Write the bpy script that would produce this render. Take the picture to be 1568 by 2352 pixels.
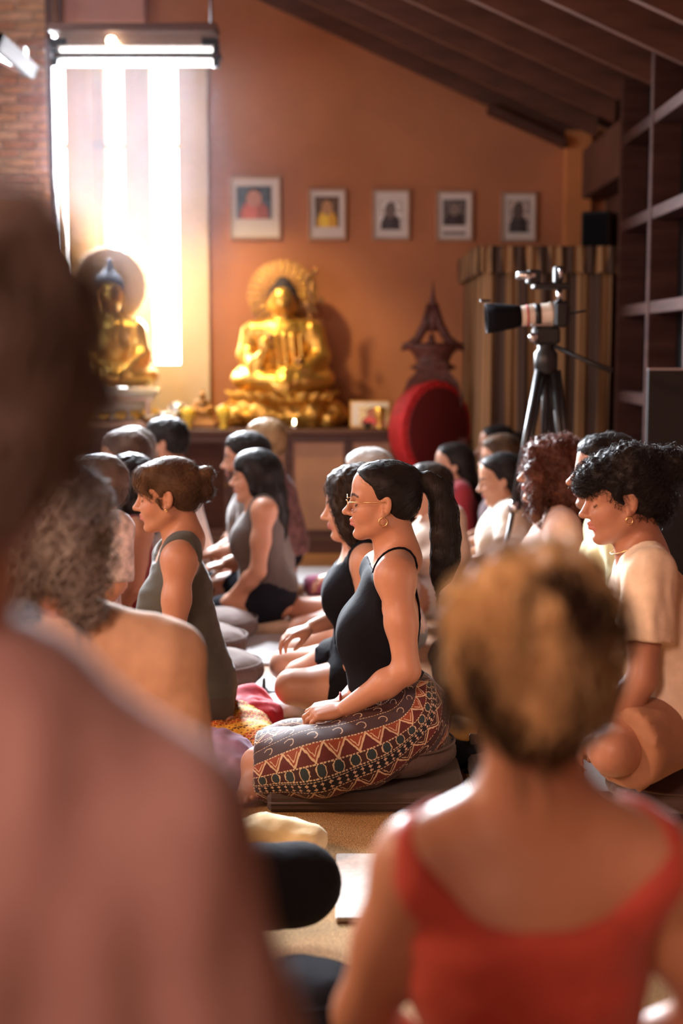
import bpy, math, random
import numpy as np
from mathutils import Vector, Matrix
random.seed(7); np.random.seed(7)
SC = bpy.context.scene
COL = SC.collection
for o in list(bpy.data.objects): bpy.data.objects.remove(o)

# ---------------------------------------------------------------- camera
F_PX = 3267.0; CX, CY = 784.0, 1176.0
CAM_H = 1.31; PITCH = math.radians(6.57)
cam_d = bpy.data.cameras.new('camera'); cam = bpy.data.objects.new('camera', cam_d); COL.objects.link(cam)
cam.location = (0, 0, CAM_H); cam.rotation_euler = (math.pi/2 - PITCH, 0, 0)
cam_d.sensor_fit = 'VERTICAL'; cam_d.sensor_height = 36.0; cam_d.sensor_width = 24.0; cam_d.lens = 50.0
cam_d.clip_start = .05; cam_d.clip_end = 60
cam_d.dof.use_dof = True; cam_d.dof.focus_distance = 4.08; cam_d.dof.aperture_fstop = 1.6
SC.camera = cam
def at(px, py, Y):
    """photo pixel + distance into the room -> point in the room"""
    u = (px-CX)/F_PX; v = (CY-py)/F_PX
    dy = math.cos(PITCH) + v*math.sin(PITCH); dz = -math.sin(PITCH) + v*math.cos(PITCH)
    t = Y/dy
    return Vector((u*t, Y, CAM_H + dz*t))
def atz(px, py, z):
    u = (px-CX)/F_PX; v = (CY-py)/F_PX
    dy = math.cos(PITCH) + v*math.sin(PITCH); dz = -math.sin(PITCH) + v*math.cos(PITCH)
    t = (z-CAM_H)/dz
    return Vector((u*t, dy*t, z))

# ---------------------------------------------------------------- world, lights, exposure
w = bpy.data.worlds.new('world'); SC.world = w; w.use_nodes = True
w.node_tree.nodes['Background'].inputs[0].default_value = (.9, .95, 1, 1)
w.node_tree.nodes['Background'].inputs[1].default_value = 1.0
SC.view_settings.view_transform = 'Standard'; SC.view_settings.look = 'None'
SC.view_settings.gamma = 1.0; SC.view_settings.use_curve_mapping = False
SC.view_settings.exposure = -0.15
def area(name, loc, target, sx, sy, power, col, spread=180):
    l = bpy.data.lights.new(name, 'AREA'); l.shape = 'RECTANGLE'; l.size = sx; l.size_y = sy
    l.energy = power; l.color = col; l.spread = math.radians(spread)
    o = bpy.data.objects.new(name, l); COL.objects.link(o); o.location = loc
    o.rotation_euler = (Vector(target)-Vector(loc)).to_track_quat('-Z', 'Y').to_euler()
    return o
# daylight coming in through the tall window beside the altar, the window in the left wall and the roof window
area('daylight_back_window', (-1.45, 9.50, 2.35), (-.2, 3.5, .6), .95, 1.8, 480, (.86, .92, 1), 88)
area('daylight_left_window', (-3.30, 5.2, 2.0), (-.6, 6.0, 1.0), 1.8, 1.6, 58, (.90, .95, 1), 160)
area('daylight_roof_window', (-1.5, 8.0, 4.0), (.0, 4.4, .6), 1.1, 1.0, 190, (.86, .92, 1), 90)
# warm lamp on the left wall, added soft fill light from behind the camera
area('warm_wall_lamp', (-2.9, 2.6, 2.3), (.4, 3.3, .6), .5, .5, 50, (1, .58, .35), 120)
area('warm_camera_fill', (-1.7, -1.2, 2.7), (-.1, 3.2, .3), 1.2, .8, 26, (1, .60, .46), 66)
cy = SC.cycles
cy.max_bounces = 5; cy.diffuse_bounces = 3; cy.glossy_bounces = 3; cy.transmission_bounces = 4; cy.transparent_max_bounces = 6; cy.volume_bounces = 0
cy.caustics_reflective = False; cy.caustics_refractive = False

# ---------------------------------------------------------------- node helper
class NX:
    """arithmetic on shader sockets"""
    def __init__(s, nt, so): s.nt = nt; s.so = so
    def _m(s, op, *a):
        n = s.nt.nodes.new('ShaderNodeMath'); n.operation = op
        for i, x in enumerate(a):
            if isinstance(x, NX): s.nt.links.new(x.so, n.inputs[i])
            else: n.inputs[i].default_value = x
        return NX(s.nt, n.outputs[0])
    def __add__(s, o): return s._m('ADD', s, o)
    __radd__ = __add__
    def __sub__(s, o): return s._m('SUBTRACT', s, o)
    def __rsub__(s, o): return s._m('SUBTRACT', o, s)
    def __mul__(s, o): return s._m('MULTIPLY', s, o)
    __rmul__ = __mul__
    def __truediv__(s, o): return s._m('DIVIDE', s, o)
    def abs(s): return s._m('ABSOLUTE', s)
    def frac(s): return s._m('FRACT', s)
    def lt(s, o): return s._m('LESS_THAN', s, o)
    def gt(s, o): return s._m('GREATER_THAN', s, o)
    def max(s, o): return s._m('MAXIMUM', s, o)
    def min(s, o): return s._m('MINIMUM', s, o)
    def sin(s): return s._m('SINE', s)
    def sqrt(s): return s._m('SQRT', s)
def mixc(nt, fac, a, b):
    n = nt.nodes.new('ShaderNodeMix'); n.data_type = 'RGBA'
    for i, x in ((0, fac), (6, a), (7, b)):
        if isinstance(x, NX): nt.links.new(x.so, n.inputs[i])
        elif isinstance(x, (int, float)): n.inputs[i].default_value = x
        elif isinstance(x, tuple): n.inputs[i].default_value = (*x[:3], 1)
        else: nt.links.new(x, n.inputs[i])
    return n.outputs[2]
MATS = {}
def mat(name, col=(.5, .5, .5), rough=.6, metal=0, nscale=0, nvar=.15, bump=0, bscale=60, emit=None, estr=0,
        stretch=None, attr=None, spec=.5, sheen=0, sss=0, trans=0, alpha=1, coat=0):
    if name in MATS: return MATS[name]
    m = bpy.data.materials.new(name); m.use_nodes = True; nt = m.node_tree; N = nt.nodes; b = N['Principled BSDF']
    b.inputs['Base Color'].default_value = (*col, 1); b.inputs['Roughness'].default_value = rough
    b.inputs['Metallic'].default_value = metal; b.inputs['Specular IOR Level'].default_value = spec
    if sheen: b.inputs['Sheen Weight'].default_value = sheen; b.inputs['Sheen Roughness'].default_value = .4
    if coat: b.inputs['Coat Weight'].default_value = coat
    if trans: b.inputs['Transmission Weight'].default_value = trans
    if alpha < 1: b.inputs['Alpha'].default_value = alpha
    if sss:
        b.inputs['Subsurface Weight'].default_value = sss; b.inputs['Subsurface Radius'].default_value = (1, .35, .2); b.inputs['Subsurface Scale'].default_value = .012
    if emit: b.inputs['Emission Color'].default_value = (*emit, 1); b.inputs['Emission Strength'].default_value = estr
    tc = N.new('ShaderNodeTexCoord'); src = tc.outputs['Object']
    if stretch:
        mp = N.new('ShaderNodeMapping'); mp.inputs['Scale'].default_value = stretch; nt.links.new(src, mp.inputs[0]); src = mp.outputs[0]
    base = None
    if attr:
        a = N.new('ShaderNodeAttribute'); a.attribute_name = attr; base = a.outputs['Color']
    if nscale:
        n = N.new('ShaderNodeTexNoise'); n.inputs['Scale'].default_value = nscale; n.inputs['Detail'].default_value = 5; nt.links.new(src, n.inputs['Vector'])
        mr = N.new('ShaderNodeMapRange'); mr.inputs[1].default_value = .3; mr.inputs[2].default_value = .7; mr.inputs[3].default_value = 1-nvar; mr.inputs[4].default_value = 1+nvar
        nt.links.new(n.outputs[0], mr.inputs[0])
        mx = N.new('ShaderNodeMix'); mx.data_type = 'RGBA'; mx.blend_type = 'MULTIPLY'; mx.inputs[0].default_value = 1
        if base: nt.links.new(base, mx.inputs[6])
        else: mx.inputs[6].default_value = (*col, 1)
        nt.links.new(mr.outputs[0], mx.inputs[7]); base = mx.outputs[2]
    if base: nt.links.new(base, b.inputs['Base Color'])
    if bump:
        n = N.new('ShaderNodeTexNoise'); n.inputs['Scale'].default_value = bscale; n.inputs['Detail'].default_value = 4; nt.links.new(src, n.inputs['Vector'])
        bp = N.new('ShaderNodeBump'); bp.inputs['Strength'].default_value = bump; bp.inputs['Distance'].default_value = .01
        nt.links.new(n.outputs[0], bp.inputs['Height']); nt.links.new(bp.outputs[0], b.inputs['Normal'])
    MATS[name] = m
    return m

# ---------------------------------------------------------------- mesh helpers
def tag(o, label=None, cat=None, group=None, kind=None):
    if label: o['label'] = label
    if cat: o['category'] = cat
    if group: o['group'] = group
    if kind: o['kind'] = kind
    return o
def link(name, me, m, parent=None, loc=None, rz=0):
    if m is not None:
        for x in (m if isinstance(m, list) else [m]): me.materials.append(x)
    o = bpy.data.objects.new(name, me); COL.objects.link(o)
    if parent is not None: o.parent = parent
    if loc is not None: o.location = loc
    if rz: o.rotation_euler = (0, 0, rz)
    return o
def empty(name, loc=(0, 0, 0), rz=0):
    o = bpy.data.objects.new(name, None); COL.objects.link(o); o.location = loc; o.rotation_euler = (0, 0, rz); o.empty_display_size = .05
    return o
def np_mesh(name, V, Q, smooth=True):
    me = bpy.data.meshes.new(name); V = np.asarray(V, np.float32); Q = np.asarray(Q, np.int32)
    k = Q.shape[1]; n = len(Q)
    me.vertices.add(len(V)); me.vertices.foreach_set('co', V.ravel())
    me.loops.add(n*k); me.loops.foreach_set('vertex_index', Q.ravel())
    me.polygons.add(n); me.polygons.foreach_set('loop_start', np.arange(0, n*k, k, dtype=np.int32))
    try: me.polygons.foreach_set('loop_total', np.full(n, k, np.int32))
    except Exception: pass
    if smooth: me.polygons.foreach_set('use_smooth', np.ones(n, bool))
    me.update(calc_edges=True); return me
class MB:
    """collects simple solids into one mesh"""
    def __init__(s): s.v = []; s.f = []; s.sm = []
    def add(s, vs, fs, smooth=False, M=None):
        o = len(s.v)
        for p in vs:
            p = Vector(p); s.v.append(tuple(M @ p if M is not None else p))
        for f in fs: s.f.append(tuple(o+i for i in f)); s.sm.append(smooth)
        return s
    def box(s, lo, hi, M=None, bev=0):
        x0, y0, z0 = lo; x1, y1, z1 = hi
        if bev <= 0:
            vs = [(x0,y0,z0),(x1,y0,z0),(x1,y1,z0),(x0,y1,z0),(x0,y0,z1),(x1,y0,z1),(x1,y1,z1),(x0,y1,z1)]
            return s.add(vs, [(0,3,2,1),(4,5,6,7),(0,1,5,4),(1,2,6,5),(2,3,7,6),(3,0,4,7)], False, M)
        b = bev; vs = []; 
        for sx in (0, 1):
            for sy in (0, 1):
                for sz in (0, 1):
                    X, Y, Z = (x0, x1)[sx], (y0, y1)[sy], (z0, z1)[sz]
                    dx, dy, dz = b*(1-2*sx), b*(1-2*sy), b*(1-2*sz)
                    vs += [(X, Y+dy, Z+dz), (X+dx, Y, Z+dz), (X+dx, Y+dy, Z)]
        I = lambda sx, sy, sz, a: ((sx*2+sy)*2+sz)*3+a
        fs = []
        for q in (0, 1):
            fs.append([I(q,0,0,0), I(q,1,0,0), I(q,1,1,0), I(q,0,1,0)]); fs.append([I(0,q,0,1), I(1,q,0,1), I(1,q,1,1), I(0,q,1,1)]); fs.append([I(0,0,q,2), I(1,0,q,2), I(1,1,q,2), I(0,1,q,2)])
            for r in (0, 1):
                fs.append([I(0,q,r,1), I(1,q,r,1), I(1,q,r,2), I(0,q,r,2)]); fs.append([I(q,0,r,0), I(q,1,r,0), I(q,1,r,2), I(q,0,r,2)]); fs.append([I(q,r,0,0), I(q,r,1,0), I(q,r,1,1), I(q,r,0,1)])
        for sx in (0, 1):
            for sy in (0, 1):
                for sz in (0, 1): fs.append([I(sx,sy,sz,0), I(sx,sy,sz,1), I(sx,sy,sz,2)])
        c = Vector(((x0+x1)/2, (y0+y1)/2, (z0+z1)/2)); out = []
        for f in fs:
            P = [Vector(vs[i]) for i in f]; n = (P[1]-P[0]).cross(P[2]-P[0]); m = sum(P, Vector())/len(P)
            out.append(f if n.dot(m-c) > 0 else f[::-1])
        return s.add(vs, out, False, M)
    def lathe(s, prof, n=24, M=None, smooth=True, a0=0, flute=0, nf=0):
        vs = []; fs = []
        for r, z in prof:
            for i in range(n):
                a = a0+2*math.pi*i/n; rr = r*(1+flute*math.cos(nf*a)) if flute else r
                vs.append((rr*math.cos(a), rr*math.sin(a), z))
        for j in range(len(prof)-1):
            for i in range(n): fs.append((j*n+i, j*n+(i+1) % n, (j+1)*n+(i+1) % n, (j+1)*n+i))
        if prof[0][0] > 1e-5: fs.append(tuple(range(n))[::-1])
        if prof[-1][0] > 1e-5: fs.append(tuple((len(prof)-1)*n+i for i in range(n)))
        return s.add(vs, fs, smooth, M)
    def tube(s, pts, r, n=8, M=None, cap=True):
        pts = [Vector(p) for p in pts]; rs = r if isinstance(r, (list, tuple)) else [r]*len(pts); vs = []; fs = []
        up = Vector((0, 0, 1))
        prev = None
        for i, p in enumerate(pts):
            t = (pts[min(i+1, len(pts)-1)]-pts[max(i-1, 0)]).normalized()
            a = prev if prev is not None else (Vector((0, 0, 1)) if abs(t.z) < .9 else Vector((1, 0, 0)))
            x = (a - t*a.dot(t)).normalized(); prev = x; y = t.cross(x)
            for k in range(n):
                q = 2*math.pi*k/n; vs.append(p + (x*math.cos(q)+y*math.sin(q))*rs[i])
        for i in range(len(pts)-1):
            for k in range(n): fs.append((i*n+k, i*n+(k+1) % n, (i+1)*n+(k+1) % n, (i+1)*n+k))
        if cap: fs.append(tuple(range(n))[::-1]); fs.append(tuple((len(pts)-1)*n+k for k in range(n)))
        return s.add(vs, fs, True, M)
    def prism(s, poly, y0, y1, M=None):
        """polygon in XZ extruded along Y"""
        n = len(poly); vs = [(x, y0, z) for x, z in poly]+[(x, y1, z) for x, z in poly]
        fs = [tuple(range(n)), tuple(range(n, 2*n))[::-1]]+[(i, i+n, (i+1) % n+n, (i+1) % n) for i in range(n)]
        return s.add(vs, fs, False, M)
    def mesh(s, name):
        me = bpy.data.meshes.new(name); me.from_pydata([tuple(v) for v in s.v], [], s.f)
        me.polygons.foreach_set('use_smooth', s.sm); me.update()
        return me
    def build(s, name, m, parent=None, loc=None, rz=0): return link(name, s.mesh(name), m, parent, loc, rz)

# ---------------------------------------------------------------- smooth-blended solids (implicit surface -> mesh)
def f32(a): return np.asarray(a, np.float32)
def smin(a, b, k):
    if k <= 0: return np.minimum(a, b)
    h = np.clip(.5+.5*(b-a)/k, 0, 1); return b*(1-h)+a*h-k*h*(1-h)
class Sdf:
    def __init__(s): s.ops = []
    def ell(s, c, r, k=.03, t='', R=None, sub=False):
        r = (r, r, r) if np.isscalar(r) else r
        s.ops.append(('e', f32(c), f32(r), None if R is None else f32(R), k, t, sub)); return s
    def cone(s, a, b, ra, rb=None, k=.03, t='', sub=False, flat=False, sq=None):
        s.ops.append(('c', f32(a), f32(b), ra, ra if rb is None else rb, k, t, sub, flat, sq)); return s
    def path(s, pts, rs, k=.03, t='', sq=None):
        for i in range(len(pts)-1): s.cone(pts[i], pts[i+1], rs[i], rs[i+1], k, t, sq=sq)
        return s
    def cut(s, c, n, k=.0, t=''):
        n = f32(n); s.ops.append(('p', f32(c), n/np.linalg.norm(n), k, t)); return s
    def sel(s, *tags):
        q = Sdf(); q.ops = [o for o in s.ops if (o[0] == 'e' and o[5] in tags) or (o[0] == 'c' and o[6] in tags) or (o[0] == 'p' and o[4] in tags)]; return q
    def bounds(s, infl=0):
        L = []; H = []
        for o in s.ops:
            if o[0] == 'p' or (o[0] == 'e' and o[6]) or (o[0] == 'c' and o[7]): continue
            b = s.box(o, infl); L.append(b[0]); H.append(b[1])
        return np.min(L, 0), np.max(H, 0)
    @staticmethod
    def box(o, m):
        if o[0] == 'e':
            r = o[2] if o[3] is None else np.sqrt((o[3]**2) @ (o[2]**2))
            return o[1]-r-m, o[1]+r+m
        a, b, ra, rb = o[1], o[2], o[3], o[4]
        f = 1 if o[9] is None else max(1, o[9][1])
        return np.minimum(a-ra*f, b-rb*f)-m, np.maximum(a+ra*f, b+rb*f)+m
    def grid(s, h, fine=(), infl=0):
        lo, hi = s.bounds(infl); ax = []
        for i in range(3):
            x = lo[i]-2.5*h; c = [x]
            while x < hi[i]+2.5*h:
                st = h
                for f in fine:
                    if f[0][i] <= x < f[1][i]: st = min(st, f[2])
                x += st; c.append(x)
            ax.append(f32(c))
        return ax
    def eval(s, ax, infl=0, D=None):
        X, Y, Z = ax
        if D is None: D = np.full((len(X), len(Y), len(Z)), 1.0, np.float32)
        for o in s.ops:
            if o[0] == 'p':
                c, n, k = o[1], o[2], o[3]
                d = n[0]*(X-c[0])[:, None, None]+n[1]*(Y-c[1])[None, :, None]+n[2]*(Z-c[2])[None, None, :]
                D = -smin(-D, -d, k) if k > 0 else np.maximum(D, d); continue
            k = o[4] if o[0] == 'e' else o[5]
            lo, hi = s.box(o, k+abs(infl)+.012)
            i0, i1 = np.searchsorted(X, (lo[0], hi[0])); j0, j1 = np.searchsorted(Y, (lo[1], hi[1])); k0, k1 = np.searchsorted(Z, (lo[2], hi[2]))
            if i0 >= i1 or j0 >= j1 or k0 >= k1: continue
            x = X[i0:i1][:, None, None]; y = Y[j0:j1][None, :, None]; z = Z[k0:k1][None, None, :]
            if o[0] == 'e':
                c, r, R = o[1], o[2], o[3]; x = x-c[0]; y = y-c[1]; z = z-c[2]
                if R is not None: x, y, z = (R[0, 0]*x+R[1, 0]*y+R[2, 0]*z, R[0, 1]*x+R[1, 1]*y+R[2, 1]*z, R[0, 2]*x+R[1, 2]*y+R[2, 2]*z)
                k0_ = np.sqrt((x/r[0])**2+(y/r[1])**2+(z/r[2])**2); k1_ = np.sqrt((x/r[0]**2)**2+(y/r[1]**2)**2+(z/r[2]**2)**2)+1e-6
                d = k0_*(k0_-1)/k1_
                sub = o[6]
            else:
                a, b, ra, rb, _, _, sub, flat, sq = o[1:]
                x = x-a[0]; y = y-a[1]; z = z-a[2]; e = b-a
                if sq is not None:
                    A = f32(sq[0]); A = A/np.linalg.norm(A); g = 1/sq[1]-1
                    q = (x*A[0]+y*A[1]+z*A[2])*g; x = x+A[0]*q; y = y+A[1]*q; z = z+A[2]*q; e = e+A*float(e @ A)*g
                ee = float(e @ e)+1e-9; tr = (x*e[0]+y*e[1]+z*e[2])/ee; tt = np.clip(tr, 0, 1)
                d = np.sqrt((x-e[0]*tt)**2+(y-e[1]*tt)**2+(z-e[2]*tt)**2)-(ra+(rb-ra)*tt)
                if flat: d = np.maximum(d, (tr-1)*math.sqrt(ee))
            d = d-infl if not sub else d
            v = D[i0:i1, j0:j1, k0:k1]
            D[i0:i1, j0:j1, k0:k1] = -smin(-v, d, k) if sub else smin(v, d, k)
        return D
def pt_sdf(S, P):
    out = np.full(len(P), 1., np.float32)
    for o in S.ops:
        if o[0] == 'p': out = np.maximum(out, (P-o[1]) @ o[2]); continue
        q = P-o[1]
        if o[0] == 'e':
            q = q if o[3] is None else q @ o[3]; a = np.linalg.norm(q/o[2], axis=1); d = a*(a-1)/(np.linalg.norm(q/o[2]**2, axis=1)+1e-6); k, sub = o[4], o[6]
        else:
            e = o[2]-o[1]; t = np.clip((q @ e)/(e @ e+1e-9), 0, 1); d = np.linalg.norm(q-t[:, None]*e, axis=1)-(o[3]+(o[4]-o[3])*t); k, sub = o[5], o[7]
        out = -smin(-out, d, k) if sub else smin(out, d, k)
    return out
def onto(S, P, off=.003, it=12):
    """slides points onto the surface of S, off metres above it"""
    P = np.array(P, float); e = 1e-3
    for _ in range(it):
        d = pt_sdf(S, P); g = np.stack([pt_sdf(S, P+f32([e*(i == 0), e*(i == 1), e*(i == 2)]))-d for i in range(3)], 1)/e
        P = P-g*(d-off)[:, None]*.8/np.maximum((g*g).sum(1, keepdims=True), .2)
    return P
def nets(D, ax):
    """surface nets"""
    I = D < 0; nx, ny, nz = D.shape
    cnt = np.zeros((nx-1, ny-1, nz-1), np.int8)
    for a in (0, 1):
        for b in (0, 1):
            for c in (0, 1): cnt += I[a:nx-1+a, b:ny-1+b, c:nz-1+c]
    C = np.argwhere((cnt > 0) & (cnt < 8)); idx = np.full(cnt.shape, -1, np.int32); idx[C[:, 0], C[:, 1], C[:, 2]] = np.arange(len(C))
    acc = np.zeros((len(C), 3), np.float32); num = np.zeros(len(C), np.float32)
    cr = [(a, b, c) for a in (0, 1) for b in (0, 1) for c in (0, 1)]
    val = {q: D[C[:, 0]+q[0], C[:, 1]+q[1], C[:, 2]+q[2]] for q in cr}
    def pos(q): return np.stack([ax[0][C[:, 0]+q[0]], ax[1][C[:, 1]+q[1]], ax[2][C[:, 2]+q[2]]], 1)
    for q in cr:
        for d in range(3):
            if q[d]: continue
            p = list(q); p[d] = 1; p = tuple(p); a, b = val[q], val[p]; m = (a < 0) != (b < 0)
            t = np.where(m, a/np.where(m, a-b, 1), 0); P = pos(q); P[:, d] += t*(ax[d][C[:, d]+1]-ax[d][C[:, d]])
            acc += P*m[:, None]; num += m
    V = acc/num[:, None]; Q = []
    for d in range(3):
        sl0 = [slice(None)]*3; sl1 = [slice(None)]*3; sl0[d] = slice(0, -1); sl1[d] = slice(1, None)
        A = I[tuple(sl0)]; B = I[tuple(sl1)]; E = np.argwhere(A != B); u, v = (d+1) % 3, (d+2) % 3
        ok = (E[:, u] > 0) & (E[:, v] > 0) & (E[:, u] < D.shape[u]-1) & (E[:, v] < D.shape[v]-1); E = E[ok]
        fl = A[E[:, 0], E[:, 1], E[:, 2]]
        def g(du, dv):
            q = E.copy(); q[:, u] += du; q[:, v] += dv; return idx[q[:, 0], q[:, 1], q[:, 2]]
        q = np.stack([g(-1, -1), g(0, -1), g(0, 0), g(-1, 0)], 1); q[~fl] = q[~fl][:, ::-1]; Q.append(q)
    Q = np.concatenate(Q); return V, Q[(Q >= 0).all(1)]
def relax(V, Q, n=1, f=.5):
    e = np.concatenate([Q[:, [0, 1]], Q[:, [1, 2]], Q[:, [2, 3]], Q[:, [3, 0]]]); N = len(V)
    for _ in range(n):
        c = np.bincount(e[:, 0], minlength=N)+np.bincount(e[:, 1], minlength=N)
        A = np.stack([np.bincount(e[:, 0], V[e[:, 1], i], N)+np.bincount(e[:, 1], V[e[:, 0], i], N) for i in range(3)], 1)/np.maximum(c, 1)[:, None]
        V = V+(A-V)*f
    return V.astype(np.float32)
def vnorm(V, Q):
    n = np.cross(V[Q[:, 2]]-V[Q[:, 0]], V[Q[:, 3]]-V[Q[:, 1]]); N = np.zeros_like(V)
    for i in range(4):
        for j in range(3): N[:, j] += np.bincount(Q[:, i], n[:, j], len(V))
    return N/(np.linalg.norm(N, axis=1, keepdims=True)+1e-9)
def vnoise(P, s=1.0, seed=0):
    """value noise in -1..1"""
    P = np.asarray(P, np.float64)*s+seed*17.31; i = np.floor(P).astype(np.int64); f = P-i; f = f*f*(3-2*f); out = 0
    def h(a, b, c):
        n = (a*374761393+b*668265263+c*1274126177) & 0x7fffffff; n = ((n ^ (n >> 13))*1274126177) & 0x7fffffff; return ((n ^ (n >> 16)) & 0xffff)/32767.5-1
    for a in (0, 1):
        for b in (0, 1):
            for c in (0, 1):
                wgt = (f[:, 0] if a else 1-f[:, 0])*(f[:, 1] if b else 1-f[:, 1])*(f[:, 2] if c else 1-f[:, 2])
                out = out+wgt*h(i[:, 0]+a, i[:, 1]+b, i[:, 2]+c)
    return out
def sdf_mesh(name, S, h, fine=(), infl=0, rel=1, folds=0, fscale=9, seed=0, ax=None, warp=None):
    ax = S.grid(h, fine, infl) if ax is None else ax
    D = S.eval(ax, infl); V, Q = nets(D, ax); V = relax(V, Q, rel) if rel else V
    if folds:
        n = vnorm(V, Q); P = V if warp is None else V*f32(warp)
        V = V+n*(folds*(vnoise(P, fscale, seed)+.5*vnoise(P, fscale*2.3, seed+3)))[:, None]
    return V.astype(np.float32), Q, ax, D
def set_col(me, C, name='col'):
    a = me.color_attributes.new(name, 'FLOAT_COLOR', 'POINT'); A = np.ones((len(C), 4), np.float32); A[:, :3] = C
    a.data.foreach_set('color', A.ravel())
def rotm(yaw=0, pitch=0, roll=0):
    """yaw about z, pitch about y (positive = nod down), roll about x (degrees)"""
    return np.array((Matrix.Rotation(math.radians(yaw), 3, 'Z') @ Matrix.Rotation(math.radians(pitch), 3, 'Y') @ Matrix.Rotation(math.radians(roll), 3, 'X')))
# ---------------------------------------------------------------- people
class HT:
    """adds head-space solids (x forward, y left, z up, origin between the ears) to a person-space Sdf"""
    def __init__(s, S, O, R, hs): s.S = S; s.O = f32(O); s.R = f32(R); s.hs = hs
    def p(s, q): return s.O + s.R @ (f32(q)*s.hs)
    def ell(s, c, r, k=.02, t='head', sub=False, R=None):
        r = (r, r, r) if np.isscalar(r) else r
        s.S.ell(s.p(c), f32(r)*s.hs, k*s.hs, t, s.R if R is None else s.R @ f32(R), sub); return s
    def cone(s, a, b, ra, rb=None, k=.02, t='head', sub=False, flat=False, sq=None):
        s.S.cone(s.p(a), s.p(b), ra*s.hs, (ra if rb is None else rb)*s.hs, k*s.hs, t, sub, flat, None if sq is None else (s.R @ f32(sq[0]), sq[1])); return s
    def path(s, pts, rs, k=.02, t='head', sq=None):
        for i in range(len(pts)-1): s.cone(pts[i], pts[i+1], rs[i], rs[i+1], k, t, sq=sq)
        return s
    def cut(s, c, n, k=0, t='head'): s.S.cut(s.p(c), s.R @ f32(n), k*s.hs, t); return s
    def inv(s, P): return ((P-s.O) @ s.R)/s.hs
def head_ops(H, nose=1., chin=1., ear=True, male=False, lips=1., eyes=1.):
    H.ell((-.012, 0, .045), (.093, .073, .080), .02)
    H.ell((.030, 0, -.005), (.058, .060, .080), .03)
    H.ell((.040, 0, .058), (.049, .059, .054), .03)
    for s in (1, -1):
        H.cone((.000, s*.050, -.045), (.064, s*.014, -.086), .019, .015, .03)
        H.ell((.052, s*.034, -.026), (.026, .024, .026), .02)
        H.cone((.083, s*.012, .027), (.066, s*.046, .026), .0095, .009, .018)
    for s in (1, -1): H.ell((.066, s*.021, -.022), (.026, .022, .026), .015)
    H.ell((.070+.006*chin, 0, -.090), (.017, .019, .015), .02)
    H.ell((.073, 0, -.052), (.021, .027, .026), .02)
    n = nose
    for s in (1, -1): H.ell((.099, s*.031, .006), (.017, .018, .015), .014, sub=True)
    for s in (1, -1): H.ell((.0725, s*.031, .005), .0148, .004)
    H.cone((.083, 0, .024), (.096+.014*n, 0, -.020), .0075, .0100, .012)
    H.ell((.098+.014*n, 0, -.0225), (.0115, .0125, .0095), .006)
    for s in (1, -1): H.ell((.094+.004*n, s*.0125, -.0265), (.011, .0075, .0075), .007)
    # lips, with the groove between them
    for a, z, r in ((.0945, -.0475, .0062), (.0925, -.0600, .0075)):
        H.cone((a*1.0+.002*lips, 0, z), (a-.012, .018, z-.001), r, .003, .004)
        H.cone((a*1.0+.002*lips, 0, z), (a-.012, -.018, z-.001), r, .003, .004)
    H.cone((.105, .0, -.0535), (.083, .021, -.0545), .0016, .0012, .003, sub=True)
    H.cone((.105, .0, -.0535), (.083, -.021, -.0545), .0016, .0012, .003, sub=True)
    H.ell((.099, 0, -.074), (.010, .020, .007), .010, sub=True)
    if ear:
        for s in (1, -1):
            Re = rotm(s*-22, -12)
            H.ell((-.006, s*.073, .000), (.018, .0075, .031), .006, R=Re)
            H.ell((.000, s*.083, .007), (.011, .009, .017), .003, sub=True, R=Re)
            H.ell((.002, s*.083, -.010), (.007, .010, .009), .003, sub=True, R=Re)
            H.ell((.004, s*.076, -.026), (.008, .0055, .010), .006)
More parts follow.
